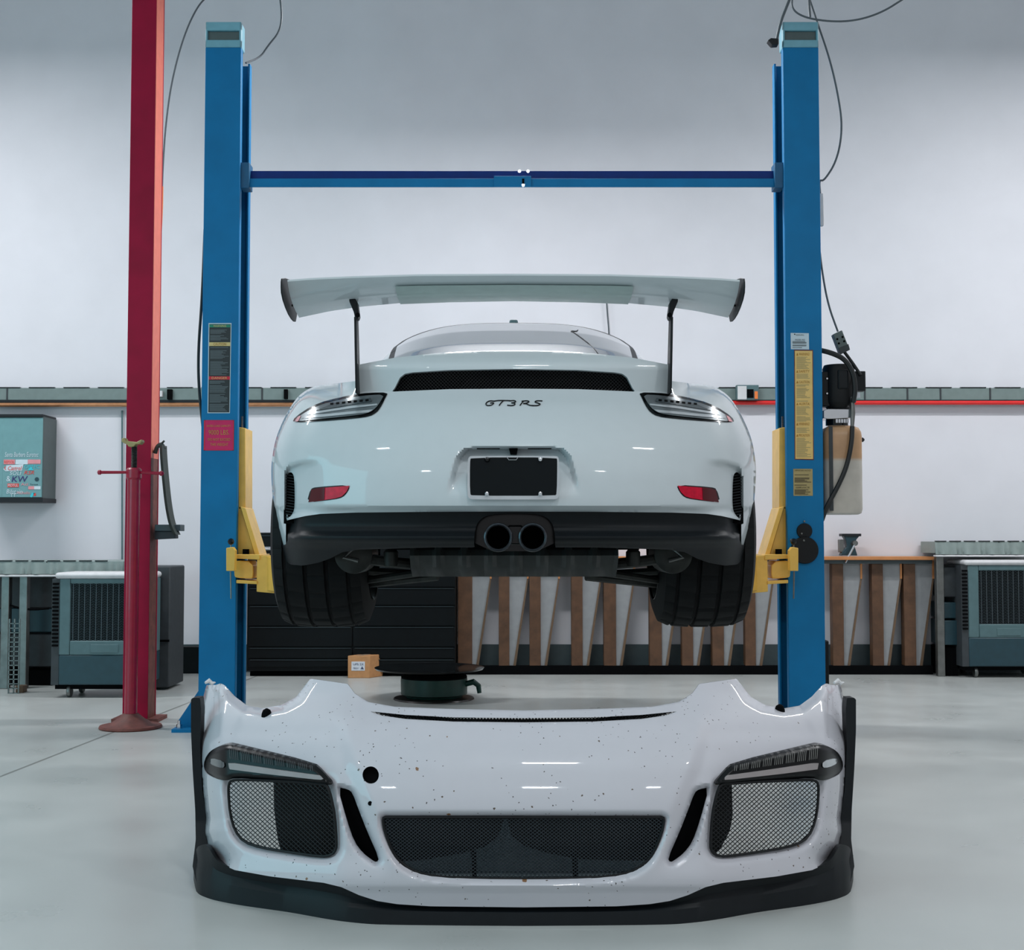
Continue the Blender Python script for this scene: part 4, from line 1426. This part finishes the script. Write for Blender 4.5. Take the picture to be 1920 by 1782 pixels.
ex = chaikin([(CC - 74, 1040), (CC - 74, 1000), (CC - 66, 975), (CC - 40, 963), (CC + 46, 963), (CC + 70, 975), (CC + 78, 1000), (CC + 78, 1040)], 2)
q = MB(); patch(q, full(low_half, CC), D_low, [ex], 4, .015)
dif = q.build('lower_bumper', M['satin_black'], car, smooth=45)
q = MB(); patch(q, chaikin([(CC - 82, 1034), (CC - 82, 955), (CC + 86, 955), (CC + 86, 1034)], 1), lambda x, y: 0 * x + 4.62, (), 12, .01)
q.build('exhaust_surround', M['gloss_black'], dif)
q = MB()
MB().pbox(952, 980, 985, 1022, 4.56, .02).build('exhaust_bridge', M['gloss_black'], dif, bevel=.006)
for x in (934, 999):
    c = V(x, 1008, 4.43)
    r = 27.5 * 4.43 / 2500
    MB().lathe([(r * .78, .30), (r * .78, .03), (r * .8, .004), (r * .88, 0), (r * .97, .004), (r * 1.0, .015), (r * 1.02, .28), (r * .78, .30)], c, 'y', 48, cap=False).build('exhaust_pipe', M['pipe'], car)
    MB().lathe([(r * .8, .12), (.001, .12)], c, 'y', 32, cap=False).build('exhaust_inside', M['void'], car)

# rear wing
WN = 4.46
ytop = lambda d: np.interp(d, [0, 180, 300, 380, 425], [513.5, 514.5, 518, 521.5, 525])
ybot = lambda d: np.interp(d, [0, 120, 220, 300, 360, 425], [559.5, 561.5, 565, 572, 580, 593])
q = MB()
sec_n = 14
vs = []
dxs = np.linspace(-424, 424, 61)


def wsec(dx):
    A = np.array(V(CC + dx, ytop(abs(dx)), WN)); ch = .25
    B = np.array(V(CC + dx * (WN) / (WN), ybot(abs(dx)), WN + ch))
    B[0] = A[0]
    return A, B


under = lambda s_: -.012 - .02 * math.sin(math.pi * s_)
for dx in dxs:
    A, B = wsec(dx)
    up = [A + (B - A) * s_ + np.array((0, 0, .012 * math.sin(math.pi * s_ ** .8))) for s_ in np.linspace(0, 1, 8)]
    lo = [A + (B - A) * s_ + np.array((0, 0, -.006 - .022 * math.sin(math.pi * s_ ** .7))) for s_ in np.linspace(1, 0, 8)]
    vs += up + lo
m_ = 16
fs = []
for i in range(len(dxs) - 1):
    for k_ in range(m_):
        a, b_ = i * m_ + k_, i * m_ + (k_ + 1) % m_
        fs.append((a, a + m_, b_ + m_, b_))
fs += [tuple(range(m_)), tuple(range((len(dxs) - 1) * m_ + m_ - 1, (len(dxs) - 1) * m_ - 1, -1))]
q.add(vs, fs)
wing = q.build('rear_wing', M['paint'], car, smooth=50)
q = MB(); vs = []; fs = []
dd = np.linspace(-223, 226, 31)
for dx in dd:
    A, B = wsec(dx)
    for s_ in np.linspace(.97, .13, 7):
        vs.append(A + (B - A) * s_ + np.array((0, -.002, -.012 - .022 * math.sin(math.pi * s_ ** .7))))
for i in range(len(dd) - 1):
    for k_ in range(6):
        a = i * 7 + k_
        fs.append((a, a + 7, a + 8, a + 1))
q.add(vs, fs)
q.build('underside_panel', M['film'], wing, smooth=50)
for sd in (-1, 1):
    xe = sd * .776 + .003
    zz = lambda y, Y: V(963, y, Y)[2]
    prof = chaikin([(4.455, zz(519, 4.455)), (4.44, zz(532, 4.44)), (4.455, zz(556, 4.455)), (4.56, zz(585, 4.56)), (4.68, zz(603, 4.68)), (4.76, zz(604, 4.76)), (4.77, zz(560, 4.77)), (4.72, zz(528, 4.72))], 1)
    MB().prism([(xe, a, b_) for a, b_ in prof], (sd * .005, 0, 0)).build('endplate', M['satin_black'], wing, bevel=.003)
    MB().lathe([(.004, 0), (.004, .004)], (xe - sd * .004, 4.62, zz(573, 4.62)), 'x', 10).build('endplate_screw', M['void'], wing)
    # pylon: slim plate with wider swan bracket on top
    x0 = V(963 + sd * 294.5, 738, 4.62)[0]
    x1 = V(963 + sd * 297, 597, 4.60)[0]
    q = MB()
    zb_, zm_, zt3 = V(0, 738, 4.64)[2], V(0, 595, 4.60)[2], V(0, 560, 4.60)[2]
    th = .008
    pl = [(4.62, zb_), (4.61, zb_ + .12), (4.60, zm_), (4.66, zm_ + .02), (4.69, zb_ + .12), (4.72, zb_)]
    xm = lambda z: x0 + (x1 - x0) * (z - zb_) / (zm_ - zb_)
    vs = [(xm(z) - th / 2, Y, z) for Y, z in pl] + [(xm(z) + th / 2, Y, z) for Y, z in pl]
    n = len(pl)
    fs = [tuple(range(n)), tuple(range(2 * n - 1, n - 1, -1))] + [((i + 1) % n, i, i + n, (i + 1) % n + n) for i in range(n)]
    q.add(vs, fs)
    py = q.build('pylon', M['satin_black'], wing)
    mm = lambda x: x if sd < 0 else 2 * CC - x
    MB().pprism([(mm(x), y) for x, y in ((653, 550), (657, 544), (660, 540), (664, 548), (665, 558), (670, 568), (673, 592), (671, 598), (666, 598), (663, 585), (655, 566))], 4.585, .05).build('pylon_bracket', M['satin_black'], py, bevel=.003)
    MB().lathe([(.003, -.01), (.008, -.006), (.008, 0)], V(mm(671), 591, 4.585), 'y', 10).build('bracket_bolt', M['void'], py)

# rear tyres
for sd in (-1, 1):
    xs = [-.178, -.174, -.160, -.125, -.121, -.113, -.109, -.05, -.046, -.036, -.032, .028, .032, .042, .046, .108, .112, .12, .124, .160, .174, .178]
    rr_ = [.25, .30, .336, .352, .343, .343, .354, .358, .346, .346, .358, .358, .346, .346, .358, .354, .343, .343, .352, .336, .30, .25]

    def fn(r, h, k_, sd=sd):
        if r > .35 and (k_ + int(abs(h) * 18)) % 6 == 0: return r - .007
        return r
    cx = sd * .727 + .005
    q = MB().lathe([(r, sd * x if sd > 0 else -x * -1) for x, r in zip(xs, rr_)], (cx, 5.25, 1.052), 'x', 168, cap=False, fn=fn)
    ty = q.build('rear_tyre', M['rubber'], car, smooth=25)
    q = MB().lathe([(.25, -.18), (.255, -.17), (.24, -.12), (.235, .1), (.25, .17), (.255, .18)], (cx, 5.25, 1.052), 'x', 60, cap=False)
    q.lathe([(.24, sd * .13), (.05, sd * .11), (.04, sd * .16)], (cx, 5.25, 1.052), 'x', 40, cap=True)
    q.build('wheel_rim', M['gloss_black'], ty)
    MB().lathe([(.17, -.01), (.17, .01)], (cx - sd * .05, 5.25, 1.052), 'x', 40).build('brake_disc', M['darksteel'], ty)

# underside: silencer, arms, round canisters
q = MB()
za, zb_ = V(963, 1042, 4.72)[2], V(963, 1080, 4.95)[2]
vs = []; fs = []
nx = 48
for i in range(nx + 1):
    s_ = i / nx
    x = -.365 + .735 * s_ + .005
    rib = .02 if (i % 6 in (0, 1)) else 0
    zz = .004 * math.sin(s_ * 40)
    for (y, z) in ((4.74 - rib, za + .04), (4.72 - rib, za), (4.76 - rib, (za + zb_) / 2 + zz), (4.84 - rib * .5, zb_), (5.3, zb_ - .005), (8.2, zb_)):
        vs.append((x, y, z))
for i in range(nx):
    for j in range(5):
        a = i * 6 + j
        fs.append((a, a + 1, a + 7, a + 6))
q.add(vs, fs)
q.build('undertray', M['tray2'], car, smooth=25)
for sd in (-1, 1):
    x = sd * .575 + .005
    MB().lathe([(.02, -.01), (.055, -.008), (.068, 0), (.07, .02), (.07, .2), (.05, .22)], (x, 4.80, V(0, 1040, 4.8)[2]), 'y', 36).build('canister', M['darksteel'], car)
    MB().tube([(x, 4.79, V(0, 1030, 4.8)[2]), (x + sd * .03, 4.78, V(0, 1046, 4.8)[2]), (x - sd * .02, 4.78, V(0, 1052, 4.8)[2])], .008, 8).build('canister_clamp', M['steel'], car)
    q = MB()
    z_ = lambda y, Y: V(0, y, Y)[2]
    q.tube([(sd * .37, 4.85, z_(1058, 4.85)), (sd * .45, 4.82, z_(1054, 4.82)), (sd * .54, 4.83, z_(1048, 4.83))], .02, 10)
    q.tube([(sd * .34, 4.98, z_(1074, 4.98)), (sd * .60, 5.08, z_(1092, 5.08))], .014, 8)
    q.tube([(sd * .28, 5.05, z_(1081, 5.05)), (sd * .62, 5.17, z_(1098, 5.17))], .017, 8)
    q.tube([(sd * .33, 5.3, z_(1078, 5.3)), (sd * .62, 5.17, z_(1070, 5.17))], .015, 8)
    q.build('suspension_arm', M['darksteel'], car)
    MB().lathe([(.022, -.03), (.026, -.01), (.026, .02), (.018, .03)], (sd * .435, 4.8, z_(1046, 4.8)), 'z', 14).build('bushing', M['darksteel'], car)
q = MB().box(-.44, .45, 4.72, 8.2, 1.0, 1.03); q.build('floor_pan', M['void'], car)

# ------------------------------------------------------------------ front bumper lying on the floor
BC = 981.5
bp = empty('front_bumper', (V(BC, 1500, 3.8)[0], 3.8, 0), 'removed white front bumper with black lip and insect spots, on the floor in front', 'car bumper')
L = lambda pts: [(BC - x, y) for x, y in pts]
out_half = L([(981.5, 1333), (840, 1330), (740, 1326), (690, 1317), (665, 1301), (652, 1283), (582, 1273), (571, 1287), (555, 1307), (529, 1322), (492, 1329), (463, 1324), (440, 1307), (421, 1286), (413, 1282), (404, 1285),
              (387, 1285), (380, 1312), (375, 1357), (371.5, 1390), (373, 1420), (378, 1475), (386, 1535), (383, 1560), (390, 1592), (407, 1617), (440, 1632), (507, 1644), (607, 1656), (640, 1664), (673, 1679), (707, 1690), (745, 1696), (807, 1700), (981.5, 1702)])
outline = full(out_half, BC)
slot = full(L([(981.5, 1347), (850, 1345.5), (760, 1341), (715, 1336.5), (692, 1334), (715, 1342.5), (760, 1349), (850, 1354), (981.5, 1355.5)]), BC)
gL = chaikin([(428, 1485), (429, 1470), (434, 1464), (450, 1463), (520, 1465), (600, 1470), (612, 1472), (617, 1482), (622, 1500), (628, 1530), (631, 1580), (630, 1594), (622, 1604), (603, 1607), (540, 1598), (490, 1590), (457, 1579), (440, 1558), (431, 1525)], 1)
g_half = chaikin(L([(981.5, 1533), (981.5, 1533), (735, 1533), (719, 1533), (718, 1541), (722, 1563), (737, 1600), (754, 1621), (781, 1637), (823, 1645), (900, 1648), (981.5, 1648.5)]), 1, False)
gC = full(g_half, BC)
sL = chaikin([(633, 1477), (652, 1480), (661, 1487), (673, 1520), (690, 1563), (711, 1610), (706, 1619), (697, 1614), (680, 1601), (664, 1580), (650, 1540)], 1)
dL = chaikin([(426, 1396), (442, 1399), (588, 1432), (605, 1446), (627, 1473), (606, 1471), (496, 1463), (440, 1459), (424, 1465), (402, 1460), (385, 1450), (381, 1434), (388, 1415), (402, 1403)], 1)
mirb = lambda p: [(2 * BC - x, y) for x, y in p]
tow = [(695 + 15.5 * math.cos(a), 1454 + 16.5 * math.sin(a)) for a in np.linspace(0, 2 * math.pi, 25)[:-1]]
OUTL = np.array([(d, y) for d, y in out_half if True])
i0 = 15
SILB = out_half[16:26]


def D_plan(dx):
    return spl(dx, [0, 150, 325, 441, 520, 560, 600, 620], [3.58, 3.583, 3.615, 3.70, 3.775, 3.82, 3.875, 3.93])


def D_bump(x, y):
    dx = np.abs(x - BC)
    d = D_plan(dx) + .03
    d = d + spl(y, [1270, 1300, 1325, 1345, 1365, 1400, 1450, 1530, 1600, 1650, 1660, 1672, 1684, 1705], [.36, .31, .25, .20, .155, .095, .045, .010, .004, .0, .001, .010, .016, .026])
    e, _, _ = sdf(SILB, dx, y, False)
    s = np.clip(1 - e / 46., 0, 1)
    d = d + .2 * (1 - (1 - s ** 2) ** .55)
    xl = np.where(x < BC, x, 2 * BC - x)
    for h, dep, wd in ((gL, .028, 20.), (gC, .022, 15.), (sL, .022, 10.)):
        hh = h
        f, _, _ = sdf(hh, xl, y)
        d = d + dep * (1 - sm(np.maximum(-f, 0) / wd)) ** 1.5
    # swell running from the slanted slot to the lower corner, and headlight rim flange
    f, _, _ = sdf(out_half[6:16], dx, y, False)
    d = d + .035 * (1 - sm(f / 22.)) ** 2
    # side flute on the outer arm
    d = d + .012 * sm((dx - 565) / 8.) * sm((1400 - y) / 25.) * sm((1700 - y) / 10)
    # soft vertical crease from the peak down past the tow eye
    cr_ = np.interp(y, [1340, 1440, 1540, 1620], [332, 305, 262, 240])
    d = d + .014 * sm((dx - cr_) / 34.) * sm((y - 1330) / 50.) * sm((1650 - y) / 60.)
    return d


q = MB()
patch(q, outline, D_bump, [slot, gL, mirb(gL), gC, sL, mirb(sL), dL, mirb(dL), tow], 4, .006)
q.build('bumper_skin', M['bugpaint'], bp, smooth=40)

# black lip: sloped apron + upright front edge, foot on the floor
up_e = L([(981.5, 1699), (807, 1697), (745, 1693), (707, 1687), (673, 1676), (640, 1661), (607, 1653), (507, 1641), (440, 1629), (407, 1614), (393, 1594), (385, 1560), (384, 1530), (366, 1530), (366, 1570), (361, 1618)])
cr_e = L([(981.5, 1712), (830, 1710), (707, 1707), (657, 1702), (540, 1680), (423, 1658), (377, 1644), (362, 1628)])
bt_e = L([(981.5, 1737), (840, 1736), (707, 1734), (657, 1730), (540, 1711), (423, 1693), (385, 1683), (368, 1672), (363, 1650)])


def D_lipb(dx):
    return np.interp(dx, [0, 142, 275, 325, 441, 558, 597, 613, 618.5], [3.576, 3.580, 3.590, 3.61, 3.71, 3.81, 3.865, 3.92, 4.06])


def edge_y(e, dx):
    a = np.array(sorted(e)); return np.interp(dx, a[:, 0], a[:, 1])


def srt(e):
    e = sorted(e); return [p[0] for p in e], [p[1] for p in e]


BT = srt(bt_e); CR = srt(cr_e); UP = srt(up_e[:10] + [(598, 1584), (610, 1588), (619, 1606)])
q = MB()
dxs = np.concatenate([np.linspace(-618.5, -560, 24), np.linspace(-555, 555, 121), np.linspace(560, 618.5, 24)])
vs = []
for dx in dxs:
    ad = abs(dx)
    yb = float(spl(ad, *BT))
    db = float(brent(BC + dx, yb))
    pb = np.array(V(BC + dx, yb, db)); pb[2] = 0.0
    pc = np.array(V(BC + dx, float(spl(ad, *CR)), db + .004))
    yu = float(spl(ad, *UP))
    yu = min(yu, float(spl(ad, *CR)) - 4)
    du = max(db, float(D_plan(min(ad, 600)) + .03)) + .012
    pu = np.array(V(BC + dx, yu, du + .06 * max(0, (ad - 585) / 34.)))
    m1 = (pc * .5 + pu * .5) + np.array((0, .012, -.002))
    pback = pu + np.array((0, .05, -.01)); pback2 = np.array((pb[0] * .985, pb[1] + .10, 0.0))
    vs += [pb, pc, m1, pu, pback, pback2]
m_ = 6
fs = []
for i in range(len(dxs) - 1):
    for k_ in range(m_):
        a, b_ = i * m_ + k_, i * m_ + (k_ + 1) % m_
        fs.append((a, a + m_, b_ + m_, b_))
fs += [tuple(range(m_)), tuple(range((len(dxs) - 1) * m_ + m_ - 1, (len(dxs) - 1) * m_ - 1, -1))]
q.add(vs, fs)
lip = q.build('front_lip', M['satin_black'], bp, smooth=28)
for sd in (0, 1):
    fin = [(358, 1312), (361, 1309), (375, 1309), (377, 1330), (375, 1400), (379, 1480), (388, 1540), (386, 1570), (396, 1610), (410, 1640), (368, 1655), (361, 1625), (367, 1575), (366, 1520), (361, 1440), (358, 1370)]
    if sd: fin = mirb(fin)
    Df = lambda x, y: 4.10 + np.interp(y, [1300, 1540, 1600, 1660], [.0, .0, -.04, -.12])
    q = MB(); patch(q, fin, Df, (), 4, .05)
    q.build('side_fin', M['satin_black'], bp, smooth=40)

# inner ducting behind the openings
q = MB()
patch(q, [(700, 1515), (1262, 1515), (1240, 1600), (1215, 1614), (1140, 1614), (1080, 1611), (1030, 1601), (985, 1588), (961, 1570), (954, 1552), (950, 1534), (945, 1534), (940, 1555), (930, 1575), (905, 1590), (860, 1602), (800, 1612), (745, 1617), (720, 1590)],
      lambda x, y: 0 * x + 3.86 - .12 * ((x - BC) / 270.) ** 2 * 0, (), 6, .02)
q.build('radiator_duct', M['black_plastic'], bp, smooth=0)
a = V(730, 1600, 3.8)[0]; b_ = V(1235, 1600, 3.8)[0]
MB().box(a, b_, 3.72, 4.14, .012, .022).build('lower_tray', M['tray'], bp)
MB().box(a, b_, 4.12, 4.14, .022, .42).build('duct_back', M['tray'], bp, bevel=.004)
MB().box(a - .05, b_ + .05, 3.87, 4.06, .44, .47).build('duct_roof', M['void'], bp)
for x0, x1, y0 in ((883, 893, 1598), (1072, 1083, 1606)):
    MB().pprism([(x0, y0), (x1, y0), (x1 + 1, 1648), (x0 + 3, 1648)], 3.66, .02).build('strut', M['void'], bp)
for sd in (0, 1):
    if sd == 0:
        pl = [(513, 1462), (640, 1462), (645, 1620), (530, 1612), (520, 1570), (514, 1520)]
    else:
        pl = [(1326, 1462), (1372, 1462), (1374, 1530), (1368, 1560), (1352, 1590), (1330, 1612), (1322, 1600)]
    q = MB(); patch(q, pl, lambda x, y: 0 * x + 3.86, (), 8, .12)
    q.build('side_duct', M['black_plastic'], bp, smooth=0)
    pl = [(624, 1470), (670, 1474), (722, 1616), (712, 1630), (676, 1615), (645, 1570)]
    if sd: pl = mirb(pl)
    q = MB(); patch(q, pl, lambda x, y: D_plan(np.abs(x - BC)) + .12, (), 6, .01)
    sp = q.build('slot_duct', M['void'], bp)
    for k_ in range(4):
        y = 1500 + k_ * 26
        x0 = 642 + k_ * 11; x1 = x0 + 32
        if sd: x0, x1 = 2 * BC - x0, 2 * BC - x1
        MB().tube([V(x0, y, 3.78), V(x1, y + (4 if not sd else 4), 3.76)], .004, 4).build('slot_rib', M['satin_black'], sp)
q = MB(); patch(q, [(x, y + (3 if y > 1345 else -3)) for x, y in slot], lambda x, y: D_bump(x, y) + .05, (), 8, .006)
ts = q.build('top_slot_panel', M['void'], bp)
q = MB(); wires(q, slot, 6, 1.0, lambda x, y: D_bump(x, y) + .02, .0012, 1333, 1357, 690, 1274)
q.build('top_slot_mesh', M['mesh'], ts)
# meshes
Dg = lambda x, y: D_plan(np.abs(x - BC)) + .066
for sd in (0, 1):
    g = gL if not sd else mirb(gL)
    q = MB(); xs_ = [p[0] for p in g]
    wires(q, g, 9.0, 1.08, Dg, .0013, 1462, 1607, min(xs_), max(xs_))
    q.build('side_grille', M['mesh'], bp, smooth=0)
    q = MB()
    gg = [V(x, y, float(Dg(np.array(x), np.array(y))) - .004) for x, y in g]
    q.tube(gg + [gg[0], gg[1]], .004, 6)
    q.build('grille_rim', M['black_plastic'], bp)
Dg2 = lambda x, y: D_plan(np.abs(x - BC)) + .058
q = MB(); wires(q, gC, 8.0, 1.25, Dg2, .0011, 1533, 1649, 716, 1248)
q.build('centre_grille', M['meshl'], bp, smooth=0)
q = MB(); gg = [V(x, y, float(Dg2(np.array(x), np.array(y))) - .004) for x, y in gC]
q.tube(gg + [gg[0], gg[1]], .004, 6); q.build('grille_rim', M['black_plastic'], bp)

# daytime lamps
for sd in (0, 1):
    f_ = (lambda p: p) if not sd else mirb
    dd = f_(dL)
    base_D = lambda x, y: D_plan(np.abs(x - BC)) + np.interp(y, [1395, 1470], [.10, .06]) + .13 * sm((np.abs(x - BC) - 545) / 60.) ** 2
    q = MB(); patch(q, dd, lambda x, y: base_D(x, y) + .002 - .016 * sm(sdf(dd, x, y)[0] / 9.), (), 3, .05)
    lp = q.build('daytime_lamp', M['lampblack'], bp, smooth=40)
    q = MB()
    for k_ in range(44):
        x = 430 + k_ * 3.6
        if (k_ % 6) == 5: continue
        yt = np.interp(x, [428, 590], [1402.5, 1437]); yb = np.interp(x, [428, 590], [1423, 1447])
        xx, xt = (x + 1.5, x) if not sd else (2 * BC - x - 1.5, 2 * BC - x)
        q.tube([V(xt, yt, float(base_D(np.array(xt), np.array(yt))) - .018), V(xx, yb, float(base_D(np.array(xx), np.array(yb))) - .018)], .0009, 4)
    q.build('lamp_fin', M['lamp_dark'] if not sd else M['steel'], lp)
    q = MB(); patch(q, f_([(428, 1432), (440, 1432), (520, 1444), (600, 1455), (607, 1463), (590, 1462), (500, 1452), (430, 1443)]), lambda x, y: base_D(x, y) - .02, (), 3, .006)
    q.build('light_bar', M['bar'], lp)
    q = MB(); patch(q, f_(chaikin([(394, 1421), (420, 1428), (421, 1440), (410, 1440), (392, 1432)], 1)), lambda x, y: base_D(x, y) - .02, (), 3, .006)
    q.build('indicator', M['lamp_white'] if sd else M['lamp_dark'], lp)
    # rubber stop and clip
    c = (500, 1337) if not sd else (1462, 1329)
    c3 = V(c[0], c[1], float(D_bump(np.array(c[0] * 1.), np.array(c[1] * 1.))) - .012)
    MB().lathe([(.016, -.012), (.015, -.002), (.011, .008), (.003, .013)], c3, 'z', 18).build('rubber_stop', M['void'], bp)
    cx_ = 392 if not sd else 2 * BC - 392
    MB().tube([V(cx_ - 7, 1281, 4.09), V(cx_, 1277, 4.10), V(cx_ + 6, 1282, 4.10), V(cx_ + 12, 1280, 4.10)], [.004, .008, .006, .002], 8).build('clip_tab', M['cream'], bp)
    xs_, ys2 = (375, 382) if not sd else (2 * BC - 375, 2 * BC - 382)
# tow eye opening
q = MB(); patch(q, [(x, y) for x, y in [(695 + 20 * math.cos(a), 1454 + 21 * math.sin(a)) for a in np.linspace(0, 2 * math.pi, 25)[:-1]]], lambda x, y: D_bump(x, y) + .02, (), 4, .004)
q.build('tow_eye_hole', M['void'], bp)
for x, y, r in ((694, 1507, 4.2),):
    d = float(D_bump(np.array(x * 1.), np.array(y * 1.)))
    MB().lathe([(r * d / 2500, -.001), (r * d / 2500, .001)], V(x, y, d - .001), 'y', 16).build('plug', M['void'], bp)
